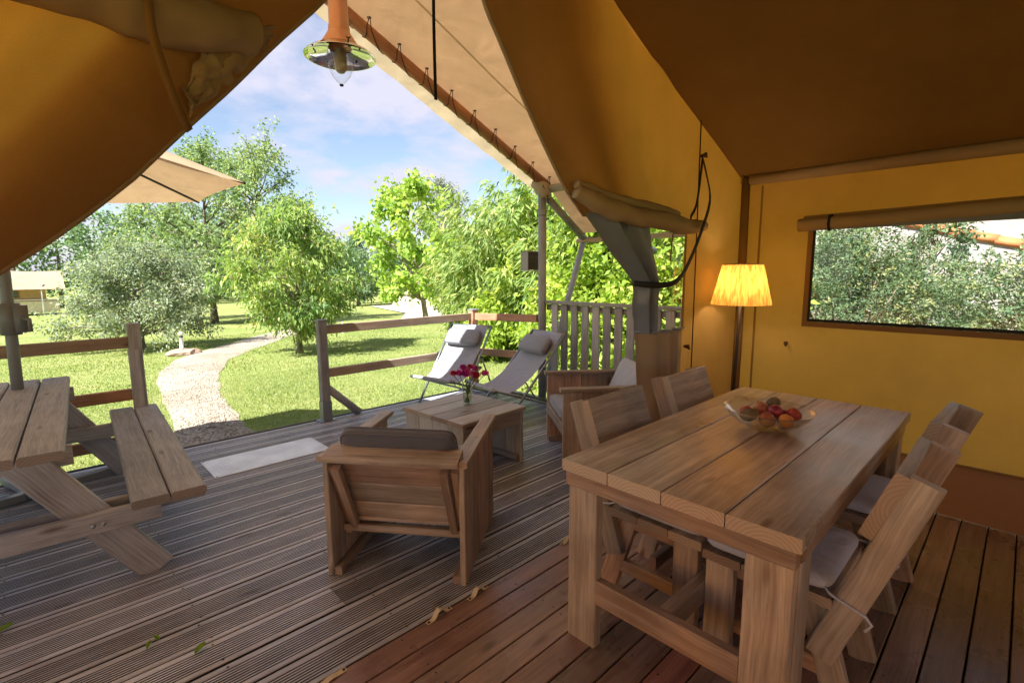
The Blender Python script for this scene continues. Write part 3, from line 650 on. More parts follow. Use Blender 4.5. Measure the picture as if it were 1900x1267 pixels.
def curtain(z0, z1, xr, xl=None, off=0., s0=0., s1=1., top=False):
    def fn(u, v):
        s = s0+(s1-s0)*u
        lo, hi = z0, z1
        if top:
            a, b = z0, 3.4
            for _ in range(24):
                m_ = (a+b)/2; x = xr+s*(XE(m_)-xr)
                if m_ < roof_in(x): a = m_
                else: b = m_
            hi = a
        z = lo+(hi-lo)*v; x = xr + s*((xl or XE)(z)-xr)
        return (x, cur_y(s, z)+off+(.13*(1-u)**1.5 if off else 0), z)
    return fn
sheet('door_curtain', tent, curtain(1.79, 3.3, ZXR, top=True), 40, 40, MT['canvas'])
sheet('curtain_facing', tent, curtain(1.79, 3.3, ZXR, top=True, off=.028, s0=.60), 20, 40, MT['canvas_thick'])
sheet('door_curtain', tent, curtain(.01, 1.10, ZXR), 60, 30, MT['canvas_thick'])
XGz = np.array([1.05, 1.2, 1.4, 1.55, 1.8]); XGx = np.array([2.95, 2.93, 2.90, 2.86, 2.79])
sheet('curtain_border', tent, curtain(1.085, 1.81, 2.0, off=.0) if False else (lambda u, v: (lambda z: (lambda xa, xb: (xb+(xa-xb)*u, cur_y(.35+.65*u, z)+.004+.007*math.sin(u*31)*(.3+tie(z)), z))(XE(z), float(np.interp(z, XGz, XGx))))(1.085+.725*v)), 26, 30, MT['pvc_grey'])
sheet('curtain_window', tent, lambda u, v: (lambda z: (lambda xb: (3.29+(xb-3.29)*u, cur_y(.35*u, z)+.03*math.sin(u*9+z*3)*tie(z, 1.4, .5)*u, z))(float(np.interp(z, XGz, XGx))))(1.085+.725*v), 26, 30, MT['pvc'])
tube('curtain_hem', tent, [(XE(1.10)+(ZXR-XE(1.10))*k/12, cur_y(1-k/12, 1.10)-.008, 1.093) for k in range(13)], .012, MT['pvc_grey'], 6, w=True)
v, f = grid_geo(lambda u, v: (3.255+.035*u, YF-.014, 1.09+.7*v), 1, 10); put('window_edge', mesh('window_edge', v, f, MT['webbing'], True), tent, Matrix(), True)
# roll of the window cover above it
def roll(path, rad, name='cover_roll', m='canvas_thick', n=80, seg=14, seed=0, flat=.85):
    pts = [lerp_poly(path, k/(n-1)) for k in range(n)]
    rs = [rad*(.75+.25*min(1, 6*min(k, n-1-k)/(n-1)))*(1+.14*wob(k*28/n*.45, seed, 2)) for k in range(n)]
    seg *= 2; v, f = tube_geo([tuple(p) for p in pts], rs, seg, flat); k_ = rad*.16
    for i, p in enumerate(v):                          # folds and puckers along the rolled cloth
        c = V(pts[i//seg]); a = (p-c); q = V((p.x*5, p.y*16, p.z*16)); q2 = V((p.x*22+seed, p.y*9, p.z*9))
        v[i] = c + a*(1 + (noise.noise(q)*.16 + noise.noise(q2)*.09))
    return put(name, mesh(name, v, f, MT[m], True), tent, Matrix(), True)
roll([(2.15, 1.72, 1.905), (2.30, 1.66, 1.84), (2.55, 1.615, 1.795), (2.85, 1.60, 1.79), (3.12, 1.615, 1.775), (3.40, 1.62, 1.79)], .062, seed=3)
roll([(2.16, 1.73, 1.945), (2.40, 1.66, 1.885), (2.75, 1.635, 1.865), (3.1, 1.645, 1.85)], .035, seed=8)
# strap that ties the curtain back
def strap(name, pts, wd, m, parent=tent):
    """flat webbing: width lies across the line in the vertical plane"""
    n = 28; P = [V(lerp_poly(pts, k/(n-1))) for k in range(n)]; v = []
    for k, p in enumerate(P):
        d = (P[min(k+1, n-1)]-P[max(k-1, 0)]).normalized(); s = d.cross(V((0, 1, .15))).normalized()*wd/2; nn = s.cross(d).normalized()*.0015
        v += [p-s-nn, p+s-nn, p+s+nn, p-s+nn]
    f = [(4*k+a, 4*k+(a+1) % 4, 4*k+4+(a+1) % 4, 4*k+4+a) for k in range(n-1) for a in range(4)] + [(3, 2, 1, 0), tuple(4*n-4+a for a in range(4))]
    return put(name, mesh(name, v, f, MT[m], True), parent, Matrix(), True)
strap('curtain_strap', [(3.44, 1.655, 2.262), (3.40, 1.60, 2.13), (3.32, 1.53, 1.95), (3.20, 1.52, 1.75), (3.08, 1.53, 1.56), (2.98, 1.54, 1.45), (2.86, 1.545, 1.405), (2.735, 1.60, 1.40), (2.70, 1.70, 1.41)], .036, 'black')
strap('curtain_strap', [(3.445, 1.655, 2.25), (3.36, 1.64, 1.95), (3.26, 1.63, 1.84), (3.25, 1.60, 1.79), (3.26, 1.63, 1.74)], .028, 'black')
toggle((3.44, 1.668, 2.27), (0, -1, 0))
strap('cover_tie', [(3.06, 1.645, 1.76), (3.055, 1.65, 1.66), (3.05, 1.655, 1.55)], .014, 'webbing')

# ---- left half of the door, drawn back to the left
EL = [(3.34, 1.30), (2.60, .985), (2.356, .785), (2.199, .64), (2.042, .508), (1.887, .366), (1.74, .238), (1.641, .136), (1.557, .043), (1.492, -.038), (1.25, -.36), (1.0, -.62), (.7, -.74), (0., -.8)]
lz = np.array([e[0] for e in EL][::-1]); lx_ = np.array([e[1] for e in EL][::-1])
def XEL(z): return float(np.interp(z, lz, lx_))
def curl_y(s, z):
    k = tie(z, .9, .5); y = YF + (.008+.05*k)*math.sin(s*13+z)*min(1, 4*s)
    q = max(0, (s-.80)/.20)
    return y - .085*math.sin(min(1, q)*PI) + .05*q*q + .012*wob(s*4, z*2, 17)
def curl(off=0., s0=0., s1=1.):
    def fn(u, v):
        s = s0+(s1-s0)*u; a, b = 0., 3.4; xr = XL_
        for _ in range(24):
            m_ = (a+b)/2; x = xr+s*(XEL(m_)-xr)
            if m_ < roof_in(x): a = m_
            else: b = m_
        z = .01+(a-.01)*v; return (xr+s*(XEL(z)-xr), curl_y(s, z)+off, z)
    return fn
sheet('door_curtain', tent, curl(), 60, 70, MT['canvas'])
sheet('curtain_facing', tent, curl(.03, .86, 1.0), 20, 70, MT['canvas_thick'])
roll([(-1.3, 1.60, 2.06), (-.6, 1.58, 2.115), (-.2, 1.57, 2.125), (.05, 1.565, 2.125), (.25, 1.57, 2.118), (.40, 1.59, 2.13), (.54, 1.64, 2.17)], .078, seed=12)
strap('cover_tie', [(.262, 1.60, 2.19), (.268, 1.49, 2.12), (.275, 1.50, 2.05), (.30, 1.545, 1.98), (.335, 1.60, 1.91), (.372, 1.67, 1.875)], .020, 'webbing')
# crumpled loose corner of the cover by the door edge
def crumple(u, v):
    z = 2.185-.265*u; x = XEL(z)-.012-.085*math.sin(u*PI)**.6*v; q = V((u*7, v*4, 3.3))
    return (x + .016*noise.noise(q*1.7), curl_y(.985-.02*v, z)-.012-.05*math.sin(u*PI)*math.sin(v*PI*.8)+.030*noise.noise(q), z+.03*v+.022*noise.noise(q*1.3+V((5, 0, 0))))
sheet('crumpled_corner', tent, crumple, 40, 16, MT['canvas_thick'])
tube('curtain_hem', tent, [(XEL(z), curl_y(1, z)+.012, z) for z in np.linspace(.02, 3.2, 60)], .012, MT['canvas_thick'], 6, w=True)
tube('curtain_hem', tent, [(XE(z), cur_y(1, z)+.012, z) for z in np.linspace(1.8, 3.2, 30)], .010, MT['canvas_thick'], 6, w=True)
# webbing loops on the sill where the door is pegged
for i, (x, ln, a) in enumerate(((.67, .12, .10), (1.155, .14, .12), (1.375, .13, .15), (2.03, .12, .05))):
    q = thing('webbing_loop', ['cream webbing strap screwed flat at the floor joint, furthest from dining table', 'arched cream webbing loop, second along the floor joint from the picnic table side', 'arched cream webbing loop on the floor joint behind the slatted armchair leg', 'cream webbing loop on the floor joint beside dining table leg'][i], 'strap', (x, 1.655, .001), a)
    h = [.004, .032, .028, .02][i]
    def lf(u, v, ln=ln, h=h): x_ = (u-.5)*ln; b = max(0, math.sin(min(1, max(0, (u-.22)/.56))*PI)); return (x_, (v-.5)*.024, .003+h*b*b)
    v, f = grid_geo(lf, 16, 1); put('strap', mesh('strap', v, f, MT['cream_web'], True), q)
    for e in (-.42, .42): lathe('screw', q, [(0, .0035), (.005, .003), (.006, 0)], MT['dark_metal'], 8, T(e*ln, 0, .0035))
# black strap hanging from the door head
hs_ = strap('hanging_strap', [(1.30, 1.775, 3.32), (1.302, 1.782, 2.9), (1.297, 1.786, 2.5), (1.3, 1.79, 2.19)], .014, 'black')

# ---- small square lantern fixed to the veranda post
q = thing('box_lantern', 'small square wooden wall light fixed on the grey veranda post', 'lantern', (4.205, 3.965, 1.50))
v, f = box_geo((0, .055, .11), (.20, .10, .20)); put('housing', mesh('housing', v, f, MT['dark_wood']), q)
v, f = join([box_geo((-.105, .055, .11), (.010, .11, .215)), box_geo((.105, .055, .11), (.010, .11, .215)), box_geo((0, .055, .216), (.22, .11, .010))]); put('frame', mesh('frame', v, f, MT['pole']), q)
v, f = box_geo((0, .055, .0), (.22, .11, .012)); put('sill', mesh('sill', v, f, MT['white_paint']), q)

# ------------------------------------------------------------------ pendant lamp under the ridge
q = thing('pendant_lamp', 'copper and mirrored metal pendant lamp with pointed glass hanging from the ridge', 'lamp', (1.3, 2.62, 2.62))
lathe('stem', q, [(.020, 1.10), (.020, .33), (.026, .325), (.026, .30)], MT['copper'], 16)
lathe('neck', q, [(.026, .30), (.030, .27), (.048, .262), (.050, .135), (.053, .125), (.056, .095)], MT['copper'], 28)
lathe('collar', q, [(.056, .095), (.062, .085), (.098, .028), (.100, .02), (.085, .016)], MT['copper'], 28)
v, f = join([lathe_geo([(.060, .018), (.075, .012), (.15, -.004), (.178, -.022), (.181, -.026), (.178, -.024), (.15, -.0005), (.075, .017), (.06, .022)], 48)]); put('shade', mesh('shade', v, f, MT['chrome'], True), q)
lathe('glass_cone', q, [(.060, .012), (.066, -.02), (.066, -.055), (.060, -.085), (.045, -.118), (.022, -.146), (.008, -.158), (0, -.16)], MT['glass'], 28)
lathe('bulb', q, [(.022, .015), (.030, -.01), (.033, -.04), (.031, -.085), (.018, -.10), (0, -.104)], plain('bulb_glass', (.42, .40, .36), .35), 20)
lathe('glass_tip', q, [(.0, -.157), (.010, -.158), (.010, -.166), (0, -.168)], MT['dark_metal'], 12)
for a in (.4, 2.5, 4.6):
    x, y = .125*math.cos(a), .125*math.sin(a)
    v, f = join([tube_geo([(x, y, -.008), (x, y, .03)], .004, 6), tube_geo([(x-.012, y, .03), (x, y, .026), (x+.012, y, .034)], .003, 5)]); put('wing_screw', mesh('wing_screw', v, f, MT['dark_metal'], True), q)

# ------------------------------------------------------------------ floor lamp in the corner, lit
q = thing('floor_lamp', 'slim dark floor lamp with glowing pleated cream shade in the tent corner', 'lamp', (3.70, 1.47, 0))
lathe('base', q, [(0, .022), (.11, .02), (.125, .012), (.125, .0)], MT['dark_metal'], 28)
tube('pole', q, [(0, 0, .02), (0, -.03, 1.42)], .011, MT['dark_metal'], 12)
def shade_prof(u, v):
    a = 2*PI*u; z = 1.245+.285*v; r = .200-.067*v; r *= 1+.020*math.sin(a*36+2.5*wob(math.cos(a)*3, math.sin(a)*3, v*2))+.022*wob(math.cos(a)*9, math.sin(a)*9, v*1.2)
    return (r*math.cos(a), -.028+r*math.sin(a), z)
m, t, o = mat('pleated_shade'); d = N(t, 'ShaderNodeBsdfDiffuse'); d.inputs[0].default_value = (.78, .60, .32, 1); tr = N(t, 'ShaderNodeBsdfTranslucent'); tr.inputs[0].default_value = (.92, .66, .30, 1)
mxs = N(t, 'ShaderNodeMixShader'); mxs.inputs[0].default_value = .6; L(t, d.outputs[0], mxs.inputs[1]); L(t, tr.outputs[0], mxs.inputs[2]); L(t, mxs.outputs[0], o.inputs[0])
mpp, _ = coords(t, (70, 70, 2.5), False); nn_ = N(t, 'ShaderNodeTexNoise', inputs={'Scale': 1, 'Detail': 3}); L(t, mpp.outputs[0], nn_.inputs['Vector']); L(t, ramp(t, nn_.outputs['Fac'], [(.35, (.50, .24, .05)), (.6, (.90, .56, .17))]).outputs[0], tr.inputs[0])
v, f = grid_geo(shade_prof, 276, 6); put('lamp_shade', mesh('lamp_shade', v, f, m, True), q)
lathe('shade_ring', q, [(.131, 1.528), (.134, 1.532), (.134, 1.524), (.131, 1.528)], MT['cream_web'], 40, T(0, -.028, 0))
m, t, o = mat('lit_bulb'); em_ = N(t, 'ShaderNodeEmission'); em_.inputs[0].default_value = (1, .70, .36, 1); em_.inputs[1].default_value = 14; L(t, em_.outputs[0], o.inputs[0])
lathe('bulb', q, [(0, 1.345), (.022, 1.352), (.032, 1.375), (.026, 1.405), (.014, 1.43), (0, 1.432)], m, 16, T(0, -.028, 0))
ld = bpy.data.lights.new('lamp_light', 'POINT'); ld.energy = 3.2; ld.color = (1, .66, .30); ld.shadow_soft_size = .05
lo = bpy.data.objects.new('lamp_light', ld); col.objects.link(lo); lo.parent = q; lo.location = (0, -.028, 1.38)
# ------------------------------------------------------------------ dining table
TX0, TX1, TY0, TY1 = 1.462, 3.235, .366, 1.224
q = thing('dining_table', 'long brown plank dining table holding the glass fruit bowl', 'table', ((TX0+TX1)/2, (TY0+TY1)/2, 0))
TL, TW = TX1-TX0, TY1-TY0; pw = (TW-3*.004)/4
for i in range(4): plank('top_plank', q, (0, -TW/2+pw/2+i*(pw+.004), .728), (1, 0, 0), (0, 0, 1), TL, pw, .046, MT['table'], .004)
for s in (-1, 1):
    plank('end_apron', q, (s*(TL/2-.030), 0, .6755), (0, 1, 0), (1, 0, 0), TW-.03, .058, .046, MT['table'])
    plank('side_apron', q, (0, s*(TW/2-.030), .6755), (1, 0, 0), (0, 1, 0), TL-.16, .058, .040, MT['table'])
    for s2 in (-1, 1):
        lg = plank('leg', q, (s*(TL/2-.040), s2*(TW/2-.088), .323), (0, 0, 1), (1, 0, 0), .646, .135, .045, MT['table'])
        plank('leg_board', lg, (s*(TL/2-.115), s2*(TW/2-.037), .323), (0, 0, 1), (0, 1, 0), .646, .10, .045, MT['table'])
    plank('end_stretcher', q, (s*(TL/2-.040), 0, .240), (0, 1, 0), (1, 0, 0), TW-.312, .098, .042, MT['table'])
plank('long_stretcher', q, (0, 0, .240), (1, 0, 0), (0, 1, 0), TL-.128, .098, .045, MT['table'])

# ------------------------------------------------------------------ dining chairs (front edge of the seat at y = 0, back towards -y)
W2 = .23
def make_chair(label, cush):
    q = thing('dining_chair', label, 'chair', (0, 0, 0), 0, 'plank chairs round the dining table')
    for i in range(3): plank('seat_plank', q, (0, -.073-i*.146, .402), (1, 0, 0), (0, 0, 1), 2*W2, .143, .036, MT['furn'])
    plank('backrest', q, (0, -.545, .778), (1, 0, 0), (0, 1, .36), 2*W2, .235, .040, MT['furn'])
    for s in (-1, 1):
        x = s*(W2-.022)
        plank2('upright', q, (x, -.410, .20), (x, -.640, .875), (1, 0, 0), .085, .040, MT['furn'])
        plank2('front_leg', q, (x, -.068, 0), (x, -.068, .3838), (1, 0, 0), .105, .040, MT['furn'])
        plank2('rear_leg', q, (x-s*.042, -.475, .002), (x-s*.042, -.365, .3838), (1, 0, 0), .088, .038, MT['furn'])
        plank('side_rail', q, (x-s*.042, -.235, .355), (0, 1, 0), (1, 0, 0), .30, .055, .034, MT['furn'])
        plank('side_stretcher', q, (x-s*.042, -.27, .13), (0, 1, 0), (1, 0, 0), .36, .06, .034, MT['furn'])
    plank('cross_stretcher', q, (0, -.25, .195), (1, 0, 0), (0, 1, 0), 2*W2-.14, .06, .034, MT['furn'])
    c = put('seat_cushion', cush, q, T(0, -.212, .4525))
    for s in (-1, 1): tube('tie', c, [(s*.20, -.40, .45), (s*.232, -.43, .44), (s*.236, -.485, .425), (s*.234, -.53, .41), (s*.225, -.545, .385), (s*.232, -.53, .36)], .0045, MT['f_seat'], 6)
    return q
ch0 = make_chair('plank dining chair with its back to the tent opening, nearer the slatted armchair', cushion_mesh(.455, .43, .062, MT['f_seat'], 12, .2))
ch0.location = (2.045, .803, 0); ch0.rotation_euler = (0, 0, PI)
dup(ch0, (2.795, .81, 0), PI, 'plank dining chair beside the gathered door curtain')
dup(ch0, (2.015, .787, 0), 0, 'plank dining chair on the window side of the table, far from the lamp')
dup(ch0, (2.76, .775, 0), R(-2.5), 'plank dining chair on the window side of the table, near the lamp corner')

# ------------------------------------------------------------------ armchairs (origin: middle of the rear edge on the floor, facing +y)
def make_armchair(label):
    q = thing('armchair', label, 'armchair', (0, 0, 0), 0, 'low plank armchairs on the veranda')
    for s in (-1, 1):
        x = s*.335
        for i in range(5): plank('side_board', q, (x, .02+.0755+i*.152, .298), (0, 0, 1), (1, 0, 0), .592, .150, .028, MT['furn'])
        plank('armrest', q, (s*.328, .40, .608), (0, 1, 0), (0, 0, 1), .80, .078, .028, MT['furn'])
        for yy in (.05, .36, .70):
            lathe('screw', q, [(0, .0012), (.0045, .001), (.005, 0)], MT['dark_metal'], 8, T(s*.336, yy, .6222))
        plank('floor_batten', q, (s*.300, .40, .022), (0, 1, 0), (1, 0, 0), .74, .042, .038, MT['furn'])
        plank2('side_batten', q, (s*.302, .195, .20), (s*.302, -.005+.035, .575), (1, 0, 0), .045, .034, MT['furn'])
        plank2('back_batten', q, (s*.262, .165, .19), (s*.262, -.012, .575), (0, 1, .42), .038, .036, MT['furn'])
        plank2('seat_batten', q, (s*.302, .16, .175), (s*.302, .76, .285), (1, 0, 0), .05, .034, MT['furn'])
    a, b = V((0, .212, .215)), V((0, .042, .585)); d = (b-a)
    for i in range(3): plank('back_board', q, a+d*(.167+.333*i), (1, 0, 0), V((0, 1, .46)), .60, d.length/3-.003, .024, MT['furn'])
    plank('back_cap', q, (0, .035, .625), (1, 0, 0), (0, -.28, 1), .655, .115, .030, MT['furn'])
    plank('bottom_rail', q, (0, .175, .185), (1, 0, 0), (0, .2, 1), .64, .06, .036, MT['furn'])
    for i in range(4): plank('seat_board', q, (0, .25+i*.142, .235+i*.0255), (1, 0, 0), (0, -.18, 1), .628, .139, .022, MT['furn'])
    plank('front_rail', q, (0, .765, .295), (1, 0, 0), (0, 1, 0), .64, .085, .026, MT['furn'])
    return q
A1 = R(38.1); A2 = R(142.0)
m1 = V((1.357, 1.715, 0)) + V((-.617, .787, 0))*.355
ar1 = make_armchair('low plank armchair with its back turned to the dining table'); ar1.location = m1; ar1.rotation_euler = (0, 0, A1-PI/2)
f2 = V((math.cos(A2), math.sin(A2), 0)); m2 = (V((2.80, 2.36, 0))+V((3.21, 2.888, 0)))/2 - f2*.79
ar2 = dup(ar1, m2, A2-PI/2, 'low plank armchair beside the picket railing, facing the coffee table')
cs = cushion_mesh(.58, .56, .115, MT['f_mid'], 14, .16); cbk = cushion_mesh(.575, .50, .11, MT['f_dark'], 14, .16, seed=4); cbl = cushion_mesh(.575, .52, .11, MT['f_light'], 14, .16, seed=2)
def seat_at(m, a, me, name, label, back):
    base = T(*m) @ RZ(a-PI/2)
    M_ = base @ (T(0, .195, .50) @ Matrix.Rotation(R(115), 4, 'X') if back else T(0, .50, .352) @ Matrix.Rotation(R(10), 4, 'X'))
    o = put(name, me, None, M_); tag(o, label, 'cushion')
    xs_ = [v.co for v in me.vertices]; hx, hy, hz = max(c.x for c in xs_), max(c.y for c in xs_), max(c.z for c in xs_)
    sp = lambda c, p: math.copysign(abs(c)**p, c)
    for zz in (-.42, .42):
        ring = [(hx*.985*sp(math.cos(2*PI*k/60), .16), hy*.985*sp(math.sin(2*PI*k/60), .16), hz*zz) for k in range(61)]
        v, f = tube_geo(ring, .0055, 6); put('piping', mesh('piping', v, f, me.materials[0], True), o)
seat_at(m1, A1, cbk, 'back_cushion', 'charcoal cushion leaning on the back of the armchair turned to the table', True)
seat_at(m1, A1, cs, 'seat_cushion', 'grey cushion on the seat of the armchair turned away from the dining table', False)
seat_at(m2, A2, cbl, 'back_cushion', 'pale grey cushion leaning in the armchair beside the picket railing', True)
seat_at(m2, A2, cs, 'seat_cushion', 'light grey cushion on the seat of the armchair by the picket railing', False)

# ------------------------------------------------------------------ coffee table
q = thing('coffee_table', 'square plank coffee table carrying the vase of pink flowers', 'table', (2.385, 3.00, 0), R(3))
for i in range(4): plank('top_plank', q, (-.252+i*.168, 0, .424), (0, 1, 0), (0, 0, 1), .70, .165, .032, MT['coffee']) if False else plank('top_plank', q, (0, -.264+i*.176, .424), (1, 0, 0), (0, 0, 1), .66, .173, .032, MT['coffee'])
for s in (-1, 1):
    for i in range(4): plank('side_board', q, (s*.300, -.255+i*.170, .204), (0, 0, 1), (1, 0, 0), .406, .167, .030, MT['coffee'])
    plank('apron', q, (0, s*.318, .355), (1, 0, 0), (0, 1, 0), .566, .10, .028, MT['coffee'])
    plank('floor_batten', q, (s*.268, 0, .03), (0, 1, 0), (1, 0, 0), .64, .045, .030, MT['coffee'])
# vase and carnations
VX, VY, VZ = 2.453, 3.045, .4405
q = thing('glass_vase', 'clear glass vase full of green stems on the coffee table', 'vase', (VX, VY, VZ))
lathe('vase_glass', q, [(0, .004), (.030, .004), (.033, 0), (.034, .008), (.036, .08), (.046, .150), (.0475, .152), (.0455, .150), (.034, .08), (.031, .012), (0, .012)], MT['glass'], 28)
m, t, o = mat('vase_water'); tr = N(t, 'ShaderNodeBsdfTransparent'); tr.inputs[0].default_value = (.80, .90, .72, 1); gl = N(t, 'ShaderNodeBsdfGlossy'); gl.inputs['Roughness'].default_value = .02
ms = N(t, 'ShaderNodeMixShader'); ms.inputs[0].default_value = .08; L(t, tr.outputs[0], ms.inputs[1]); L(t, gl.outputs[0], ms.inputs[2]); L(t, ms.outputs[0], o.inputs[0])
lathe('water', q, [(0, .013), (.030, .013), (.0325, .08), (.0345, .095), (0, .095)], m, 20)
MT['stem'] = plain('flower_stem', (.10, .20, .05), .6)
pet = {'magenta': plain('magenta_petals', (.62, .05, .40), .7, var=.3), 'red': plain('crimson_petals', (.60, .03, .09), .7, var=.3), 'pink': plain('pink_petals', (.75, .16, .40), .7, var=.3), 'white': plain('pale_bud', (.45, .48, .33), .7, var=.3)}
fl = [('magenta', -.050, .035, .235, .036), ('magenta', -.005, .01, .225, .040), ('red', .050, -.052, .215, .038), ('pink', .028, .03, .25, .032), ('red', -.088, .062, .235, .030), ('magenta', .02, .07, .265, .034), ('pink', .015, -.035, .232, .032), ('magenta', .075, -.01, .262, .030), ('red', .058, .03, .275, .028), ('pink', .105, -.09, .23, .033), ('white', .085, -.055, .272, .020)]
lab = {'magenta': 'ruffled magenta carnation standing in the glass vase', 'red': 'deep crimson carnation standing in the glass vase', 'pink': 'paler pink carnation standing in the glass vase', 'white': 'pale green unopened bud standing among the carnations'}
fr_ = random.Random(3)
for kd, dx, dy, h, r in fl:
    q = thing('flower', lab[kd], 'flower', (VX, VY, VZ+.014), 0, None if kd == 'white' else kd+' carnations in the vase')
    bx, by = -dx*.18, -dy*.18
    tube('stem', q, [(bx, by, .0), (dx*.12, dy*.12, .09), (dx*.55, dy*.55, h*.68), (dx, dy, h-.01)], .0026, MT['stem'], 6)
    n = 46; co = []; fa = []
    for k in range(n):       # petals: small ruffled quads over a dome
        zz = 1-1.25*(k+.5)/n; a = k*2.39996; rr_ = math.sqrt(max(0, 1-zz*zz)); d = V((rr_*math.cos(a), rr_*math.sin(a), zz*.75)); s = d.cross(V((.1, .2, 1))).normalized(); u = d.cross(s)
        c = V((dx, dy, h))+d*r*.45; e = c+d*r*.6; i = len(co); jit = lambda: V((fr_.uniform(-1, 1), fr_.uniform(-1, 1), fr_.uniform(-1, 1)))*r*.12
        co += [c-s*r*.18, c+s*r*.18, e+s*r*.38+jit(), e+d*r*.08+jit(), e-s*r*.38+jit()]; fa.append((i, i+1, i+2, i+3, i+4))
    lz_ = lathe_geo([(0, -.6), (.5, -.5), (.72, -.1), (.6, .3), (0, .5)], 8, (0, 0, 0)); lv = [(dx+x*r, dy+y*r, h+z*r*.9) for x, y, z in lz_[0]]
    bl_ = put('bloom', mesh('bloom', *join([(co, fa), (lv, lz_[1])]), pet[kd]), q)
    co, fa = [], []
    for k in range(3):
        z0 = h*(.35+.15*k); a = fr_.uniform(0, 6.28); p = V((dx*z0/h*.7, dy*z0/h*.7, z0)); d = V((math.cos(a), math.sin(a), .7)).normalized(); s = d.cross(V((0, 0, 1))).normalized()*.004
        i = len(co); co += [p, p+d*.02+s, p+d*.055+V((0, 0, -.012)), p+d*.02-s]; fa.append((i, i+1, i+2, i+3))
    put('leaf', mesh('leaf', co, fa, MT['stem']), q)

# ------------------------------------------------------------------ fruit bowl
BX, BY, BZ = 2.42, .79, .7515
q = thing('fruit_bowl', 'wide clear glass bowl holding the fruit on dining table', 'bowl', (BX, BY, BZ))
def bowl_p(ro): return [(0, .002), (.05, .0), (.09, .012), (.14, .040), (.175, .072), (.193, .098), (.1955, .100), (.193, .101), (.173, .077), (.138, .0455), (.088, .018), (.05, .007), (0, .007)]
lathe('bowl_glass', q, bowl_p(0), MT['glass'], 56)
def fruit(name, label, px, py, pz, r, m, shape='peach', rot=(0, 0, 0)):
    v, f = [], []; ns, nr_ = 20, 12
    for j in range(nr_+1):
        b = -PI/2+PI*j/nr_
        for k in range(ns):
            a = 2*PI*k/ns; x, y, z = math.cos(b)*math.cos(a), math.cos(b)*math.sin(a), math.sin(b)
            if shape == 'peach':
                g = 1-.06*math.exp(-(a-PI)**2/.05)*math.cos(b); z2 = z*.92 - .16*math.exp(-(math.cos(b))**2/.05)*(1 if z > 0 else -.4); v.append((x*r*g, y*r*g, z2*r))
            else: v.append((x*r*.84, y*r*.84, z*r*1.12))
    for j in range(nr_):
        for k in range(ns): f.append((j*ns+k, j*ns+(k+1) % ns, (j+1)*ns+(k+1) % ns, (j+1)*ns+k))
    M_ = T(px, py, pz) @ Matrix.Rotation(rot[2], 4, 'Z') @ Matrix.Rotation(rot[1], 4, 'Y') @ Matrix.Rotation(rot[0], 4, 'X')
    o = put(name, mesh(name, v, f, m, True), None, M_); tag(o, label, 'fruit'); return o
def skin(name, c1, c2, rough, fuzz=0):
    m, t, o = mat(name); mp, _ = coords(t, (1, 1, 1)); n = N(t, 'ShaderNodeTexNoise', inputs={'Scale': 16, 'Detail': 4}); L(t, mp.outputs[0], n.inputs['Vector'])
    p = N(t, 'ShaderNodeBsdfPrincipled'); L(t, ramp(t, n.outputs['Fac'], [(.38, c1), (.62, c2)]).outputs[0], p.inputs['Base Color']); p.inputs['Roughness'].default_value = rough
    if fuzz:
        n2 = N(t, 'ShaderNodeTexNoise', inputs={'Scale': 300}); L(t, mp.outputs[0], n2.inputs['Vector']); L(t, bump(t, n2.outputs['Fac'], .6, .002), p.inputs['Normal'])
    L(t, p.outputs[0], o.inputs[0]); return m
kw = skin('kiwi_skin', (.17, .12, .055), (.27, .21, .11), .85, 1); rd = skin('nectarine_skin', (.42, .03, .035), (.60, .10, .06), .35); dk = skin('dark_nectarine_skin', (.22, .02, .04), (.46, .06, .07), .35); mxk = skin('mottled_nectarine_skin', (.40, .05, .06), (.62, .34, .10), .4); ap = skin('apricot_skin', (.80, .28, .05), (.86, .36, .09), .6)
# image right is about (.72,-.70), towards the camera about (-.70,-.72)
def at(rx, fw, z): return BX + .72*rx - .70*fw, BY - .70*rx - .72*fw, BZ + z
fruit('kiwi', 'brown kiwi lying beside the mottled nectarine near the bowl rim', *at(-.095, .015, .074), .036, kw, 'kiwi', (1.2, .5, .3))
fruit('kiwi', 'brown kiwi lying on top of the red nectarines, furthest from the orange apricot', *at(.062, -.075, .104), .034, kw, 'kiwi', (1.3, .2, 1.2))
fruit('nectarine', 'dark red nectarine with yellow patch beside the kiwi', *at(-.028, .048, .060), .036, mxk, 'peach', (.9, -.6, 0))
fruit('apricot', 'orange apricot at the front of the glass bowl', *at(.045, .075, .062), .033, ap, 'peach', (.4, .3, 0))
fruit('nectarine', 'bright red nectarine with its dimple showing beside the apricot', *at(.115, .012, .072), .034, rd, 'peach', (.5, .75, -.5))
fruit('nectarine', 'dark nectarine in the middle of the pile behind the apricot', *at(.032, .0, .086), .035, dk, 'peach', (.2, .2, 2))
fruit('nectarine', 'large pink-red nectarine between the two kiwis', *at(-.008, -.048, .086), .037, mxk, 'peach', (.3, -.3, 1))
fruit('nectarine', 'small red nectarine peeping out behind the kiwi and the mottled one', *at(-.072, -.055, .066), .033, rd, 'peach', (.1, .4, 2))
fruit('nectarine', 'red nectarine under the upper kiwi', *at(.088, -.032, .052), .034, dk, 'peach', (.6, .1, 3))
fruit('nectarine', 'red nectarine lying at the bottom of the fruit pile', *at(.0, .0, .044), .034, rd, 'peach', (.6, .1, .7))

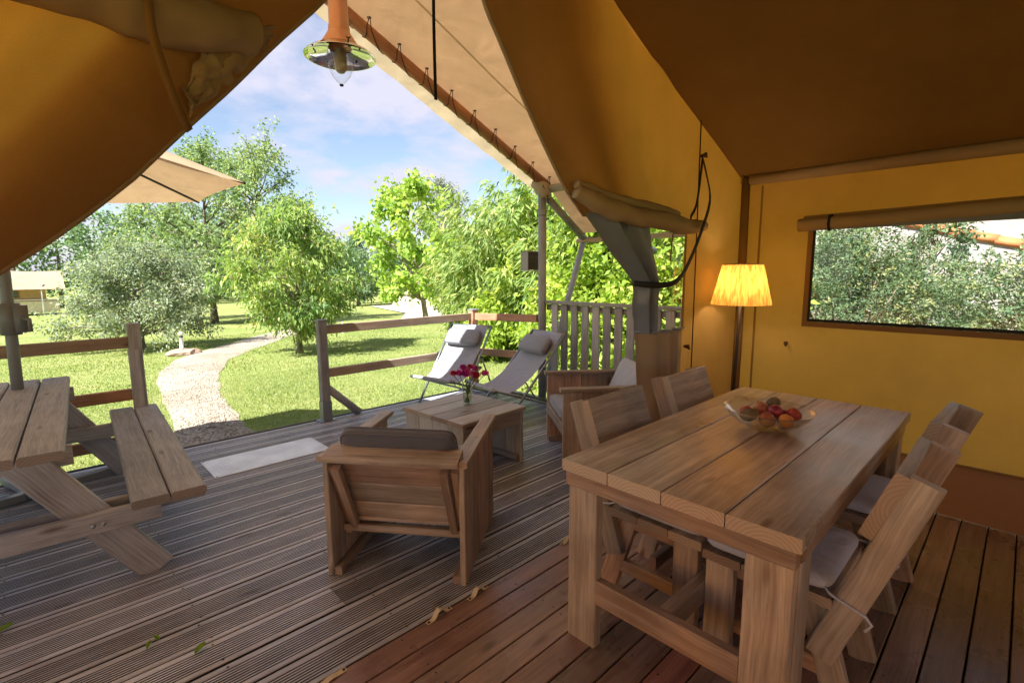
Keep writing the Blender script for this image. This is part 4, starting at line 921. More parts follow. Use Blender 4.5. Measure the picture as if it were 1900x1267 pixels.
# ------------------------------------------------------------------ sling deck chairs (local +x from the front bar to the head)
def make_deckchair(label, loc, ang, Ln, zf, zh, wd=.56):
    q = thing('deck_chair', label, 'deck chair', loc, ang, 'sling deck chairs by the railing')
    h = wd/2; xa = .10; m = MT['steel']; r = .0135
    for s in (-1, 1):
        tube('long_leg', q, [(xa, s*h, .012), (Ln, s*h, zh)], r, m, 10)
        tube('short_leg', q, [(0, s*(h-.035), zf), (Ln+.18, s*(h-.035), .014)], r, m, 10)
        pa = V((xa, s*(h+.02), .012)).lerp(V((Ln, s*(h+.02), zh)), .62); pb = V((0, s*(h+.0), zf)).lerp(V((Ln+.18, s*h, .014)), .86)
        tube('prop', q, [pa, pb], .009, m, 8); lathe('pivot', q, [(0, .02), (.012, .018), (.012, -.018), (0, -.02)], MT['dark_metal'], 10, T(*pa) @ Matrix.Rotation(PI/2, 4, 'X'))
    tube('head_bar', q, [(Ln, -h, zh), (Ln, h, zh)], r, m, 10); tube('front_bar', q, [(0, -h-.015, zf), (0, h+.015, zf)], .016, m, 10)
    tube('foot_bar', q, [(xa+.01, -h, .02), (xa+.01, h, .02)], .011, m, 8); tube('rear_bar', q, [(Ln+.17, -h+.035, .022), (Ln+.17, h-.035, .022)], .012, m, 10)
    cl = [tube_geo([(Ln+.13+.0, -h+.08+k*.036, .046), (Ln+.16, -h+.08+k*.036, .046)], .006, 5) for k in range(12)]
    def bez(t): P0, P1, P2 = V((Ln-.005, 0, zh+.012)), V((.30*Ln, 0, zf-.235)), V((-.004, 0, zf+.016)); return P0*(1-t)**2+P1*2*t*(1-t)+P2*t*t
    def sl(u, v): p = bez(v); return (p.x, (u-.5)*(wd-.075), p.z-.018*math.sin(u*PI)*math.sin(v*PI))
    v, f = grid_geo(sl, 8, 28); v2, f2_ = grid_geo(lambda u, v: (sl(u, v)[0], sl(u, v)[1], sl(u, v)[2]-.004), 8, 28)
    put('sling', mesh('sling', *join([(v, f), (v2, [k[::-1] for k in f2_])]), MT['f_sling'], True), q)
    v, f = grid_geo(lambda u, v: (.022*math.cos(2*PI*v)*1.0, (u-.5)*(wd-.06), zf+.020*math.sin(2*PI*v)), 6, 12); put('sling_sleeve', mesh('sling_sleeve', v, f, MT['f_sling'], True), q)
    p = bez(.115); d = (bez(.14)-bez(.09)).normalized()
    put('pillow', cushion_mesh(.20, wd-.11, .095, MT['f_mid'], 10, .3, seed=9), q, frame(p+V((-.045, 0, .03)), (d.x, 0, d.z), (-d.z*-1, 0, -d.x) if False else V((d.z, 0, -d.x))*(1 if V((d.z, 0, -d.x)).z > 0 else -1)))
    return q
make_deckchair('grey sling deck chair half in sun, farther from the picket railing', (3.06, 4.40, 0), math.atan2(.24, .97), .72, .345, .86, .58)
make_deckchair('grey sling deck chair in shade in front of the picket railing', (3.135, 3.69, 0), math.atan2(-.181, .983), .85, .37, .845, .56)

# ------------------------------------------------------------------ picnic table (planks along local y)
q = thing('picnic_table', 'weathered grey picnic table with attached bench', 'picnic table', (-.22, 3.82, 0), R(-3.3))
def pl_(x): return x
for i in range(5): plank('top_plank', q, (.258-i*.156, 0, .725), (0, 1, 0), (0, 0, 1), 2.06, .148, .042, MT['grey'], .008)
for s in (1, -1):
    for i in range(2): plank('bench_plank', q, ((.605 if s > 0 else -.72)+s*i*.153, .02, .425), (0, 1, 0), (0, 0, 1), 2.08, .147, .042, MT['grey'], .008)
for e in (-1, 1):
    yy = e*.83
    for s in (1, -1):
        plank2('leg', q, (s*.60+.02, yy, .0), (s*.16+.0, yy, .70), (0, 1, 0), .145, .042, MT['grey'])
    plank('bench_beam', q, (0, yy-e*.044, .355), (1, 0, 0), (0, 1, 0), 1.70, .095, .042, MT['grey'])
    plank('bench_beam', q, (0, yy+e*.044, .335), (1, 0, 0), (0, 1, 0), 1.30, .095, .042, MT['grey'])
    plank('top_beam', q, (0, yy-e*.044, .658), (1, 0, 0), (0, 1, 0), .70, .09, .042, MT['grey'])
plank2('brace', q, (.02, -.66, .33), (.02, -.10, .68), (1, 0, 0), .09, .04, MT['grey']); plank2('brace', q, (.02, .66, .33), (.02, .10, .68), (1, 0, 0), .09, .04, MT['grey'])
bolts = []
for e in (-1, 1):
    for s in (1, -1):
        for k in (.24, .30): bolts.append((s*(.60-.63*k-.04)+.02, e*.92, .34))
for b in bolts: lathe('bolt', q, [(0, .012), (.009, .010), (.010, 0)], MT['steel'], 8, T(*b) @ Matrix.Rotation(R(90), 4, 'X'))

# ------------------------------------------------------------------ railings
RM = MT['rail']
def rail_post(q, x, y, h, m, sz=.09): return plank('post', q, (x, y, h/2), (0, 0, 1), (0, 1, 0), h, sz, sz, m, .006, w=True)
q = thing('timber_railing', 'timber railing behind the picnic table', 'railing', (-.8, 4.85, 0))
rail_post(q, .575, 4.86, 1.10, MT['grey'], .085); plank('post_board', q, (.555, 4.79, .45), (0, 0, 1), (0, 1, 0), .9, .07, .03, MT['grey'], w=True)
for z in (.955, .545, .18): plank('rail', q, (-1.18, 4.845, z), (1, 0, 0), (0, 1, 0), 3.42, .088, .042, RM, w=True)
rail_post(q, -1.2, 4.91, 1.05, MT['grey']); rail_post(q, -2.8, 4.91, 1.05, MT['grey'])
q = thing('timber_railing', 'two-rail timber railing running past the deck chairs to the veranda post', 'railing', (3.1, 4.85, 0))
pA = rail_post(q, 2.068, 4.85, 1.01, MT['grey'], .084); plank('post_cap', pA, (2.068, 4.85, 1.018), (1, 0, 0), (0, 0, 1), .094, .094, .018, MT['steel_paint'], .006, w=True)
v, f = join([box_geo((2.068, 4.85, .10), (.094, .094, .20)), box_geo((2.068, 4.85, .005), (.16, .13, .008))]); put('post_shoe', mesh('post_shoe', v, f, MT['steel']), pA, Matrix(), True)
tube('brace', q, [(2.10, 4.86, .33), (2.43, 4.86, .015)], .040, MT['pole'], 14, w=True)
pB = rail_post(q, 4.02, 4.85, 1.01, RM, .09); plank('post_cap', pB, (4.02, 4.85, 1.018), (1, 0, 0), (0, 0, 1), .10, .10, .018, MT['steel_paint'], .006, w=True)
for z in (.925, .485):
    plank2('rail', q, (2.11, 4.85, z), (3.975, 4.85, z+.01), (0, 1, 0), .088, .042, RM, w=True)
    plank2('rail', q, (4.03, 4.805, z+.01), (4.19, 3.905, z+.03), (1, 0, 0), .085, .042, RM, w=True)
q = thing('picket_railing', 'weathered grey picket railing along the veranda side', 'railing', (4.26, 2.9, 0))
plank('top_rail', q, (4.27, 2.77, 1.145), (0, 1, 0), (0, 0, 1), 2.14, .085, .035, MT['picket'], w=True)
plank('bottom_rail', q, (4.295, 2.77, .20), (0, 1, 0), (1, 0, 0), 2.14, .085, .032, MT['picket'], w=True)
plank('upper_rail', q, (4.295, 2.77, 1.085), (0, 1, 0), (1, 0, 0), 2.14, .06, .032, MT['picket'], w=True)
for i in range(15): plank('picket', q, (4.264+.003*math.sin(i*5), 3.70-i*.1415, .60), (0, 0, 1), (1, 0, 0), 1.06, .088, .026, MT['picket'], w=True)

# ------------------------------------------------------------------ cantilever parasol
q = thing('parasol', 'beige cantilever parasol on grey mast behind the picnic table', 'parasol', (-.09, 4.50, 0))
tube('mast', q, [(-.02, 0, .06), (0, 0, 1.2), (.03, .0, 3.05)], .031, MT['steel_paint'], 18)
v, f = join([tube_geo([(0, 0, 1.10), (0, 0, 1.30)], [.052, .058], 16), box_geo((.055, -.02, 1.2), (.07, .09, .17)), tube_geo([(.05, -.05, 1.2), (.09, -.10, 1.2), (.09, -.10, 1.12)], .012, 8)]); put('crank_housing', mesh('crank_housing', v, f, MT['plastic'], True), q)
for a in (18, 108, 198, 288): plank2('base_bar', q, (.05*math.cos(R(a)), .05*math.sin(R(a)), .035), (.56*math.cos(R(a)), .56*math.sin(R(a)), .035), (0, 0, 1), .06, .05, MT['steel_paint'])
lathe('base_socket', q, [(.05, .02), (.055, .06), (.05, .12), (.042, .3)], MT['steel_paint'], 18)
tube('arm', q, [(.03, 0, 3.0), (-.2, .4, 3.1), (-.36, .70, 3.02)], .028, MT['steel_paint'], 12)
pc, pr0, zr, zt = V((-.36, .70, 0)), 1.95, 2.20, 2.78
def can(u, v, dz=0):
    a = R(22.5)+u*2*PI; k = (u*8) % 1; rim = math.cos(PI/8)/math.cos((k-.5)*PI/4); rim *= 1-.035*math.sin(k*PI)
    rr_ = (.05+.95*v)*pr0*rim; z = zt+(zr-zt)*v + .05*math.sin(v*PI) - .045*math.sin(k*PI)*math.sin(v*PI*.9); return (pc.x+rr_*math.cos(a), pc.y+rr_*math.sin(a), z+dz)
v, f = grid_geo(can, 64, 12); put('canopy', mesh('canopy', v, f, MT['parasol'], True), q)
for i in range(8):
    a = R(22.5+45*i); d = V((math.cos(a), math.sin(a), 0))
    tube('rib', q, [pc+d*.06+V((0, 0, zt-.02)), pc+d*pr0*.5+V((0, 0, (zt+zr)/2+.035)), pc+d*pr0*1.0+V((0, 0, zr-.006))], .011, MT['dark_metal'], 6)
lathe('hub', q, [(0, zt+.3), (.03, zt+.28), (.05, zt+.02), (.05, zt-.12), (0, zt-.13)], MT['dark_metal'], 14, T(pc.x, pc.y, 0))

# ------------------------------------------------------------------ fallen leaves on the deck
for x, y, a, s, lb in ((-.208, 2.856, .3, .034, 'bright green leaf lying on the deck under the picnic table'), (.215, 2.315, 1.0, .018, 'small green leaf fragment on the deck, the smaller of two close together'), (.358, 2.153, .6, .026, 'curled green leaf lying on the ribbed deck boards nearest the tent floor'), (.245, 2.34, 2.0, .016, 'tiny green leaf scrap on the ribbed deck')):
    v, f = grid_geo(lambda u, v: (s*(u-.5)*2, s*.55*(v-.5)*2*math.sin(max(.05, min(.95, u))*PI), .006+.012*abs(v-.5)*2+.006*u*u), 6, 2)
    me = mesh('fallen_leaf', v, f, MT['leaf_green'], True); at_ = me.attributes.new('tint', 'FLOAT', 'POINT'); at_.data.foreach_set('value', [.6]*len(me.vertices))
    tag(put('fallen_leaf', me, None, T(x, y, 0) @ RZ(a)), lb, 'leaf')
# ------------------------------------------------------------------ vegetation
def unit(a): return a/np.maximum(np.linalg.norm(a, axis=1, keepdims=True), 1e-9)
def leaf_quads(P, D, size, wr, rg, fold=.12, droop=.0, nbias=.0):
    n = len(P); D = unit(D); up = np.array([0, 0, 1.])
    Rn = rg.standard_normal((n, 3)); Rn = unit(Rn) + nbias*up
    S = unit(np.cross(D, Rn)); Nn = np.cross(S, D); sz = size[:, None]
    mid = P + D*sz*.45 - up*droop*sz*.15; tip = P + D*sz - up*droop*sz
    co = np.stack([P, mid+S*sz*wr/2+Nn*sz*fold, tip, mid-S*sz*wr/2+Nn*sz*fold], 1).reshape(-1, 3)
    return co, np.arange(4*n).reshape(-1, 4)
def limb_tubes(segs, seg=6):
    return join([tube_geo(p, r, seg) for p, r in segs])
PROFILES = {
    'oval': lambda u: math.sin(PI*min(1, max(0, u))**.8)**.7,
    'dome': lambda u: math.sqrt(max(0, 1-(u)**2))*.97+.03,
    'cone': lambda u: (1-u)**.75*min(1, .35+u*4),
    'tall': lambda u: (math.sin(PI*min(1, .12+.88*u)))**.6,
    'layer': lambda u: math.sin(PI*(.15+.8*u))**.8,
}
def tree(name, label, loc, H, Rc, base_h, prof, leafm, barkm, seed, nlimb=26, twigs=9, per=34, size=.1, wr=.45, clump=.16, lean=(0, 0), trunk_r=None, up_bias=.25, droop=.35, tintv=.2, cat='tree', group=None, fork=None, dens_out=1., wob_=.18):
    rg = np.random.default_rng(seed); x0, y0, z0 = loc; tr = trunk_r or H*.018
    q = thing(name, label, cat, (x0, y0, z0-.03), 0, group)
    segs = []; P, D = [], []; TI = []
    # trunk
    tp = []; nseg = 9; top = H*.86
    for k in range(nseg+1):
        u = k/nseg; tp.append(np.array([lean[0]*u + .03*H*math.sin(u*5+seed)*u*.5, lean[1]*u+.03*H*math.cos(u*4+seed*2)*u*.5, top*u]))
    rad = [tr*(1.35 if k == 0 else 1)*(1-.88*k/nseg)+.004 for k in range(nseg+1)]
    trunk_geo = [( [tuple(p) for p in tp], rad)]
    def trunk_at(z): u = min(1, max(0, z/top))*nseg; i = min(int(u), nseg-1); return tp[i]+(tp[i+1]-tp[i])*(u-i)
    for k in range(nlimb):
        uu = ((k+.5)/nlimb)**.9; uu = min(.97, max(.02, uu+rg.normal(0, .04))); az = k*2.39996+rg.normal(0, .35)
        ze = base_h+(H-base_h)*uu; rr_ = Rc*PROFILES[prof](uu)*rg.uniform(.72, 1.08)
        c = trunk_at(min(top, ze)); e = np.array([c[0]+rr_*math.cos(az), c[1]+rr_*math.sin(az), ze + rg.normal(0, .04)*H])
        zs = max(base_h*.8, ze - rr_*rg.uniform(.35, .9)*up_bias*3 - .05*H); zs = min(zs, top*.97) if zs < top else top*.97
        s = trunk_at(zs); midp = (s+e)/2 + np.array([0, 0, .12*rr_])
        r0 = tr*.42*(1-zs/H*.6)+.006
        pts = [s, s+(midp-s)*.6+rg.normal(0, .03*rr_, 3), midp+(e-midp)*.35+rg.normal(0, .04*rr_, 3), e]
        segs.append(([tuple(p) for p in pts], [r0, r0*.7, r0*.45, r0*.18]))
        ldir = (e-s)/max(1e-6, np.linalg.norm(e-s)); ltone = rg.normal(0, .10)
        for j in range(twigs):
            t = rg.uniform(.25, 1.)**.7; i = min(int(t*3), 2); a = t*3-i; b = pts[i]+(pts[i+1]-pts[i])*a
            d = ldir*.7+rg.normal(0, .75, 3)+np.array([0, 0, up_bias]); d /= np.linalg.norm(d); ln = Rc*rg.uniform(.14, .36)*(1 if t > .4 else .75)
            te = b+d*ln
            if j % 2 == 0: segs.append(([tuple(b), tuple(b+d*ln*.55+rg.normal(0, .02*Rc, 3)), tuple(te)], [r0*.2+.002, r0*.13+.002, .002]))
            n = max(3, int(per*rg.uniform(.5, 1.4)))
            tt = rg.uniform(.1, 1.08, n)[:, None]; pp = b+(te-b)*tt + rg.normal(0, clump*Rc*.42, (n, 3))
            dd = d*.8+rg.normal(0, .8, (n, 3)); dd[:, 2] -= droop
            P.append(pp); D.append(dd); TI.append(np.clip(.5+ltone+rg.normal(0, .09)+rg.normal(0, tintv, n), 0, 1))
    P, D, TI = np.concatenate(P), np.concatenate(D), np.concatenate(TI)
    P[:, 2] = np.maximum(P[:, 2], .06)
    sz = size*rg.uniform(.65, 1.25, len(P)); co, fa = leaf_quads(P, D, sz, wr, rg, droop=.25)
    v, f = limb_tubes(trunk_geo, 10); put('trunk', mesh('trunk', v, f, barkm, True), q)
    v, f = limb_tubes(segs, 5); put('limbs', mesh('limbs', v, f, barkm, True), q)
    put('crown', fast_mesh('crown', co, fa, leafm, np.repeat(TI, 4)), q)
    return q
def G(x, y): return (x, y, gz(x, y))
tree('young_tree', 'young fruit tree with long drooping light green leaves beside the path', G(5.19, 13.66), 3.8, 1.75, .75, 'oval', MT['leaf_young'], MT['bark_pale'], 11, 48, 10, 34, .15, .30, .13, droop=.9, trunk_r=.085, tintv=.24)
tree('apple_tree', 'broad low bushy tree with small grey-green leaves beside the marker post', G(2.4, 18.8), 3.0, 1.95, .6, 'dome', MT['leaf_apple'], MT['bark_pale'], 5, 64, 11, 42, .085, .55, .13, droop=.3, trunk_r=.10, up_bias=.12)
tree('tall_tree', 'tall airy tree with horizontal layered branches, left of a matching pair', G(7.3, 31.), 9.3, 3.0, 1.6, 'tall', MT['leaf_big'], MT['bark'], 21, 64, 9, 22, .20, .5, .09, droop=.1, trunk_r=.17)
tree('tall_tree', 'tall airy tree with horizontal layered branches, its trunk beside the path bend', G(8.6, 26.6), 8.6, 2.9, 1.5, 'tall', MT['leaf_big'], MT['bark'], 33, 64, 9, 22, .18, .5, .09, droop=.1, trunk_r=.16)
tree('orchard_tree', 'medium green tree filling the gap behind the tall pair', G(6.6, 37.), 7.0, 2.9, 1.4, 'oval', MT['leaf_big'], MT['bark'], 44, 40, 9, 22, .22, .5, .17, trunk_r=.16)
tree('orchard_tree', 'small round tree with bare trunk between the apple tree and young tree', G(6.4, 30.), 4.0, 1.9, 1.25, 'oval', MT['leaf_apple'], MT['bark'], 45, 30, 9, 22, .17, .5, .17, trunk_r=.12)
tree('catalpa_tree', 'bright yellow-green large-leaved tree in front of the pale garden wall', G(13.28, 19.4), 6.05, 2.45, 1.35, 'layer', MT['leaf_cat'], MT['bark_pale'], 52, 30, 7, 34, .21, .85, .15, lean=(-.5, .55), trunk_r=.13, droop=.6, up_bias=.35)
tree('round_tree', 'distant pale grey-green tree rising behind the catalpa', G(39., 52.5), 15.2, 3.6, 4, 'oval', MT['leaf_far'], MT['bark'], 61, 36, 10, 26, .30, .4, .2, up_bias=.5, trunk_r=.2)
tree('conifer_tree', 'distant pointed conifer rising beside the catalpa tree', G(25.5, 50.), 7.6, 2.2, 1, 'cone', MT['leaf_wood'], MT['bark'], 71, 40, 8, 20, .26, .4, .2, trunk_r=.15)
for i, (x, y, h, r, lb) in enumerate(((22.5, 44., 4.6, 2.8, 'dark shady tree at the lawn edge beside the garden wall end'), (29., 47., 5.6, 3.6, 'broad tree directly behind the garden wall end'), (20., 55., 6., 3.4, 'rounded tree at the far lawn edge behind the conifer'))):
    tree('lawn_tree', lb, G(x, y), h, r, .9, 'oval', MT['leaf_wood'], MT['bark'], 80+i, 34, 9, 20, .27, .5, .18, trunk_r=.18)
tree('orchard_tree', 'leafy tree at the side of the lawn casting shade across the grass', G(-4.2, 21.5), 5.6, 2.6, 1.2, 'oval', MT['leaf_big'], MT['bark'], 95, 36, 9, 22, .17, .5, .18, trunk_r=.14)
tree('orchard_tree', 'leafy tree added out of view to shade the end of the veranda deck', G(-3.75, 4.35), 6.3, 1.45, 2.6, 'oval', MT['leaf_big'], MT['bark'], 96, 36, 9, 24, .16, .5, .16, trunk_r=.12)  # unseen tree, added to keep sun off the deck end

# far wood: crowns that read as one mass
rg = np.random.default_rng(99); P, D, TI, wt = [], [], [], []
for k in range(26):
    x = -14 + k*2.9 + rg.normal(0, 1); y = 84 + rg.uniform(-5, 10) - .10*k; h = rg.uniform(7.5, 12.0)*(1.15 if k < 13 else .86); r = rg.uniform(3.2, 4.6); z0 = gz(x, y); tone = rg.normal(0, .16)
    wt.append(([(x, y, z0), (x+.2, y, z0+h*.5), (x, y, z0+h*.8)], [.28, .18, .05]))
    for c in range(34):
        u = rg.uniform(.08, 1); a = rg.uniform(0, 6.28); rad = r*PROFILES['oval'](u)*rg.uniform(.55, 1.05); cc = np.array([x+rad*math.cos(a), y+rad*math.sin(a), z0+h*(.12+.86*u)]); n = 52
        P.append(cc+rg.normal(0, .55, (n, 3))); dd = rg.normal(0, 1, (n, 3)); dd[:, 2] -= .2; D.append(dd); TI.append(np.clip(.45+tone+rg.normal(0, .1)+rg.normal(0, .18, n), 0, 1))
P, D, TI = np.concatenate(P), np.concatenate(D), np.concatenate(TI); co, fa = leaf_quads(P, D, rg.uniform(.28, .6, len(P)), .6, rg)
wd_ = kind(thing('woodland', 'dark green wood closing the view beyond the lawn', 'woodland', (10, 84, gz(10, 84))), 'stuff')
o = put('foliage', fast_mesh('foliage', co, fa, MT['leaf_wood'], np.repeat(TI, 4)), wd_, Matrix(), True); v, f = limb_tubes(wt, 6); put('trunks', mesh('trunks', v, f, MT['bark'], True), wd_, Matrix(), True)

# bamboo clumps: canes with long hanging leaves
def bamboo(label, x, y, Rc, H, seed, n=70, tone=0.):
    rg = np.random.default_rng(seed); q = thing('bamboo', label, 'bamboo', (x, y, gz(x, y)-.02), 0, None)
    segs, P, D, TI = [], [], [], []
    for k in range(n):
        a = rg.uniform(0, 6.28); r = Rc*math.sqrt(rg.uniform(0, .75)); b = np.array([r*math.cos(a), r*math.sin(a), 0.]); h = H*rg.uniform(.45, 1.05)*(1-.18*(r/Rc)**2)
        out = np.array([math.cos(a), math.sin(a), 0])*(.12+.55*(r/Rc))*h*.42+rg.normal(0, .08*h, 3)*[1, 1, 0]
        pts = [b+out*t**2.2+np.array([0, 0, h*(t-.14*t**3)]) for t in (0, .3, .55, .8, 1)]
        segs.append(([tuple(p) for p in pts], [.011, .010, .008, .005, .002])); tn = rg.normal(tone, .10)
        m_ = 46
        for j in range(m_):
            t = rg.uniform(.10, 1); i = min(int(t*4), 3); c = pts[i]+(pts[i+1]-pts[i])*(t*4-i); sd = rg.normal(0, 1, 3)+np.array([math.cos(a), math.sin(a), 0])*.9; sd[2] = abs(sd[2])*.3; sd /= np.linalg.norm(sd); e = c+sd*rg.uniform(.08, .34)
            nn = 5; P.append(e+rg.normal(0, .05, (nn, 3))); dd = sd+rg.normal(0, .45, (nn, 3)); dd[:, 2] -= .6; D.append(dd); TI.append(np.clip(.5+tn+rg.normal(0, .22, nn), 0, 1))
    P, D, TI = np.concatenate(P), np.concatenate(D), np.concatenate(TI); co, fa = leaf_quads(P, D, rg.uniform(.14, .30, len(P)), .19, rg, .05, .3)
    v, f = limb_tubes(segs, 5); put('canes', mesh('canes', v, f, MT['bark_yellow'], True), q); put('leaves', fast_mesh('leaves', co, fa, MT['leaf_bam'], np.repeat(TI, 4)), q)
bamboo('bamboo clump at the end of the hedge nearest the catalpa', 10.7, 12.8, .75, 3.1, 1, 55, .05)
bamboo('tall bamboo clump whose tips stand highest beside the veranda roof', 10.2, 10.5, 1.05, 5.0, 2, 95)
bamboo('bamboo clump behind the deck chairs and corner post', 9.0, 9.0, 1.35, 4.5, 3, 85, .06)
bamboo('bamboo clump behind the veranda post lantern', 9.2, 7.7, 1.35, 5.0, 4, 85, -.02)
bamboo('bamboo clump behind the picket railing', 8.6, 6.1, 1.3, 4.4, 5, 80)
def shrub(label, x, y, Rc, H, seed, m, n=34, per=60, size=.13, wr=.55, name='shrub'):
    return tree(name, label, G(x, y), H, Rc, .15, 'dome', m, MT['bark'], seed, n, 9, per, size, wr, .24, up_bias=.2, droop=.25, trunk_r=.05, cat='shrub')
shrub('bright yellow-green leafy shrub among the bamboo behind the veranda post', 8.6, 8.0, 1.35, 3.4, 201, MT['leaf_vine'])
shrub('bright yellow-green leafy shrub behind the picket railing', 7.7, 5.3, 1.5, 3.1, 202, MT['leaf_vine'], 40, 60)
shrub('leafy green shrub seen through the clear curtain window', 7.6, 3.7, 1.5, 2.9, 203, MT['leaf_vine'], 36, 60)
shrub('low yellow-green shrub at the foot of the bamboo behind the deck chairs', 7.8, 8.6, .8, 1.3, 204, MT['leaf_vine'], 26, 50)

# spreading juniper outside the side window: feathery sprays
def juniper(label, x, y, Rx, Ry, H, seed, n=420):
    rg = np.random.default_rng(seed); q = thing('juniper', label, 'shrub', (x, y, gz(x, y)-.02)); segs, P, D, TI, S = [], [], [], [], []
    for k in range(n):
        a = rg.uniform(0, 6.28); u = rg.uniform(0, 1)**.6; el = rg.uniform(.05, 1.45)
        e = np.array([Rx*math.cos(a)*math.cos(el), Ry*math.sin(a)*math.cos(el), .15+H*math.sin(el)])*rg.uniform(.62, 1.08); s = np.array([e[0]*.25, e[1]*.25, e[2]*.45])
        d = e-s; ln = np.linalg.norm(d); d /= ln; d = d*.8+np.array([0, 0, .15])+rg.normal(0, .25, 3); d /= np.linalg.norm(d)
        if k % 5 == 0: segs.append(([(0, 0, .1), tuple(s), tuple(e)], [.035, .02, .006]))
        L_ = rg.uniform(.35, .7); side = np.cross(d, [0, 0, 1.]); side /= max(1e-6, np.linalg.norm(side)); tone = rg.normal(0, .12)
        for j in range(11):
            t = j/10; c = e+d*L_*t+np.array([0, 0, -.22*t*t*L_])
            for sg in (-1, 1):
                w2 = d*.75+side*sg*.85+rg.normal(0, .25, 3); w2 /= np.linalg.norm(w2); l2 = L_*.42*(1-t*.75)
                nn = 5; tt = np.linspace(.1, 1, nn)[:, None]; P.append(c+w2*l2*tt+rg.normal(0, .012, (nn, 3))); dd = w2+rg.normal(0, .5, (nn, 3)); D.append(dd); TI.append(np.clip(.42+tone+.35*t+rg.normal(0, .16, nn), 0, 1))
    P, D, TI = np.concatenate(P), np.concatenate(D), np.concatenate(TI); co, fa = leaf_quads(P, D, rg.uniform(.03, .06, len(P)), .42, rg, .1, .1)
    v, f = limb_tubes(segs, 5); put('branches', mesh('branches', v, f, MT['bark'], True), q); put('foliage', fast_mesh('foliage', co, fa, MT['leaf_jun'], np.repeat(TI, 4)), q)
juniper('blue-green spreading juniper filling most of the side window view', 8.3, 1.75, 1.2, 1.55, 2.05, 1, 620)
juniper('blue-green spreading juniper at the lamp-free end of the side window', 8.1, -.25, 1.1, 1.3, 1.75, 2, 440)
tree('thin_sapling', 'thin dark sapling standing up out of the juniper against the pale house', G(8.9, .95), 2.75, .42, 1.7, 'oval', MT['leaf_jun'], MT['bark'], 301, 12, 5, 26, .07, .45, .3, trunk_r=.02)

# ------------------------------------------------------------------ far buildings
q = thing('house_wall', 'pale rendered house wall with sloping terracotta tile edge outside the side window', 'building', (12.4, 1.0, -.45))
v, f = box_geo((12.55, 1.0, 1.9), (.3, 14, 4.8)); put('wall', mesh('wall', v, f, MT['plaster']), q, Matrix(), True)
v = [(12.05, 6., -.45), (12.05, -5., -.45), (12.05, -5., .31), (12.05, 6., 3.61), (12.35, 6., -.45), (12.35, -5., -.45), (12.35, -5., .31), (12.35, 6., 3.61)]
put('lean_to', mesh('lean_to', v, [(0, 1, 2, 3), (7, 6, 5, 4), (3, 2, 6, 7), (0, 3, 7, 4), (1, 5, 6, 2)], MT['plaster']), q, Matrix(), True)
sl_ = 3.3/11.
for i in range(30):
    y = 4.6-i*.33; z = .31+(y+5)*sl_+.03
    tube('roof_tile', q, [(12.2, y+.175, z+.175*sl_), (12.2, y-.185, z-.185*sl_+.02)], .235, MT['tile'], 12, .42, w=True)
tube('downpipe', q, [(11.95, .02, -.4), (11.95, .02, 3.4)], .05, MT['steel'], 10, w=True)
q = thing('garden_wall', 'long pale limestone wall of a low outbuilding behind the catalpa', 'building', (21, 32, gz(21, 32)))
a, b = V((18.6, 23.6, 0)), V((24.4, 41.2, 0)); d = (b-a).normalized(); nrm = V((d.y, -d.x, 0))
def pr_box(s0, s1, z0, z1, th, off):
    p = []
    for s, o_ in ((s0, 0), (s1, 0), (s1, th), (s0, th)): c = a+d*s+nrm*(o_+off); p.append((c.x, c.y))
    v = [(x, y, z0) for x, y in p]+[(x, y, z1) for x, y in p]; return v, [(3, 2, 1, 0), (4, 5, 6, 7), (0, 1, 5, 4), (1, 2, 6, 5), (2, 3, 7, 6), (3, 0, 4, 7)]
ln = (b-a).length
put('wall', mesh('wall', *pr_box(0, ln, -1.9, .62, 4, 0), MT['limewall']), q, Matrix(), True)
v = []
for s in (-.3, ln+.3):
    for o_, z in ((-.35, .60), (2.0, 1.35), (4.35, .60)): c = a+d*s+nrm*o_; v.append((c.x, c.y, z))
put('roof', mesh('roof', v, [(0, 3, 4, 1), (1, 4, 5, 2), (0, 1, 2), (5, 4, 3), (0, 2, 5, 3)], MT['tile']), q, Matrix(), True)
put('door', mesh('door', *pr_box(11, 12.1, -1.6, .2, .1, -.04), MT['picket']), q, Matrix(), True)
for s in (4.5, 8, 14.5): put('window', mesh('window', *pr_box(s, s+.8, -.5, .15, .1, -.03), MT['dark_glass']), q, Matrix(), True)
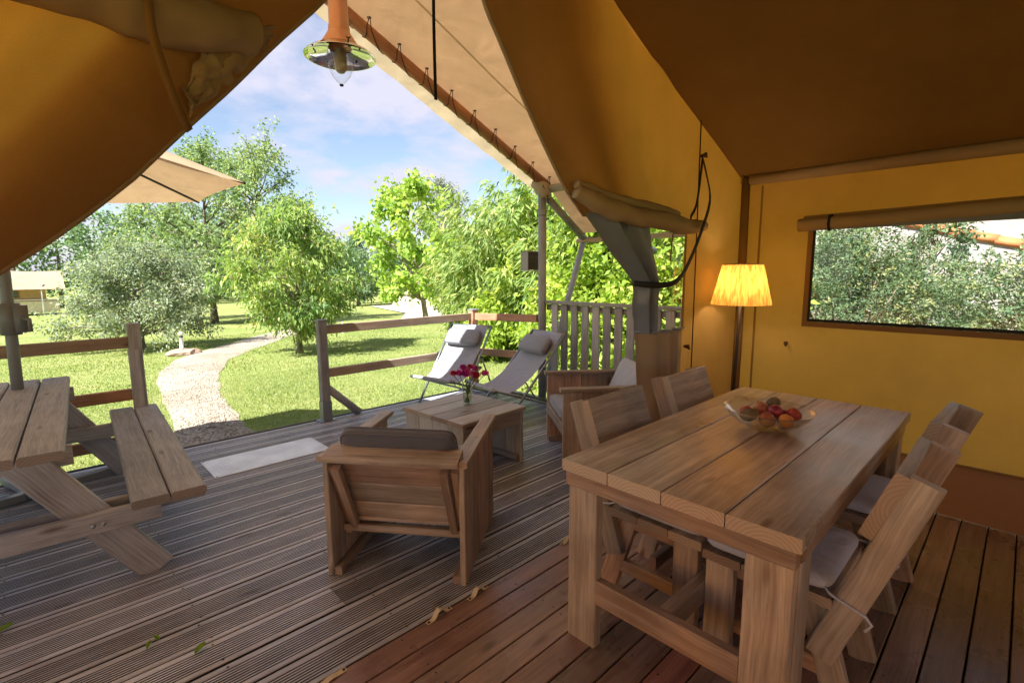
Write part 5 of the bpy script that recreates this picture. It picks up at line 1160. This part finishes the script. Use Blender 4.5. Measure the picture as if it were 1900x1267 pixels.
# the neighbouring lodge
LX, LY = -2.6, 61.5; lz0 = gz(LX, LY)
q = thing('lodge_tent', 'beige canvas lodge tent on a raised base across the lawn', 'tent', (LX, LY, lz0))
def lb(x0, x1, y0, y1, z0, z1): return box_geo(((x0+x1)/2, (y0+y1)/2, (z0+z1)/2), (x1-x0, y1-y0, z1-z0))
put('skirt', mesh('skirt', *lb(-5.5, 4.7, -.6, 4.4, .25, 1.25), MT['lodge_skirt']), q)
put('wall', mesh('wall', *lb(-5.3, 3.9, 0, 4.2, 1.25, 2.5), MT['lodge_wall']), q)
def rf(u, v): x = -6+11.2*u; k = v*2; y = -1.2+6.6*v; return (x, y, 2.32+1.62*(1-abs(k-1))-.08*math.sin(u*PI*3)**2*(1-abs(k-1)))
v, f = grid_geo(rf, 18, 8); put('roof', mesh('roof', v, f, MT['lodge_roof'], True), q)
for x in (-3.4, 1.2):
    w_ = put('window', mesh('window', *lb(x-1.0, x+1.0, -.03, .02, 1.55, 2.2), MT['webbing']), q); put('pane', mesh('pane', *lb(x-.9, x+.9, -.05, -.031, 1.62, 2.14), MT['dark_glass']), w_)
for x in (-5.2, -2.2, .8, 3.6): tube('post', q, [(x, -1.0, 0), (x, -1.0, 2.4)], .05, MT['white_paint'], 8)
tube('rail', q, [(-5.4, -1.0, 1.4), (4.6, -1.0, 1.4)], .035, MT['white_paint'], 8)
for x in (-4.5, -1.5, 1.5, 4.2): tube('stilt', q, [(x, -.5, -.1), (x, -.5, .3)], .09, MT['white_paint'], 8)

# marker light on its boulder by the path
px, py = 2.98, 16.2; pz = gz(px, py)
o = thing('boulder', 'low brown boulder at the path edge carrying the white marker post', 'rock', (px, py, pz))
v, f = [], []
for j in range(9):
    b_ = -PI/2+PI*j/8
    for k in range(14):
        a_ = 2*PI*k/14; c = V((math.cos(b_)*math.cos(a_), math.cos(b_)*math.sin(a_), math.sin(b_))); c *= 1+.22*noise.noise(c*1.7+V((3, 1, 2))); v.append((c.x*.42, c.y*.34, .05+c.z*.15))
for j in range(8):
    for k in range(14): f.append((j*14+k, j*14+(k+1) % 14, (j+1)*14+(k+1) % 14, (j+1)*14+k))
put('stone', mesh('stone', v, f, MT['stone']), o)
q = thing('marker_post', 'short white marker light standing on the boulder by the path', 'light post', (px-.02, py, pz+.19))
lathe('body', q, [(.055, 0), (.055, .02), (.048, .03), (.048, .40), (.056, .405), (.056, .44), (.03, .46), (0, .465)], MT['white_paint'], 14)
lathe('lens', q, [(.049, .30), (.0495, .36)], MT['dark_glass'], 14)
q = thing('marker_post', 'tiny white marker post on the lawn beyond the young tree', 'light post', G(8.6, 18.2)); lathe('body', q, [(.04, 0), (.04, .42), (.02, .45), (0, .45)], MT['white_paint'], 10)
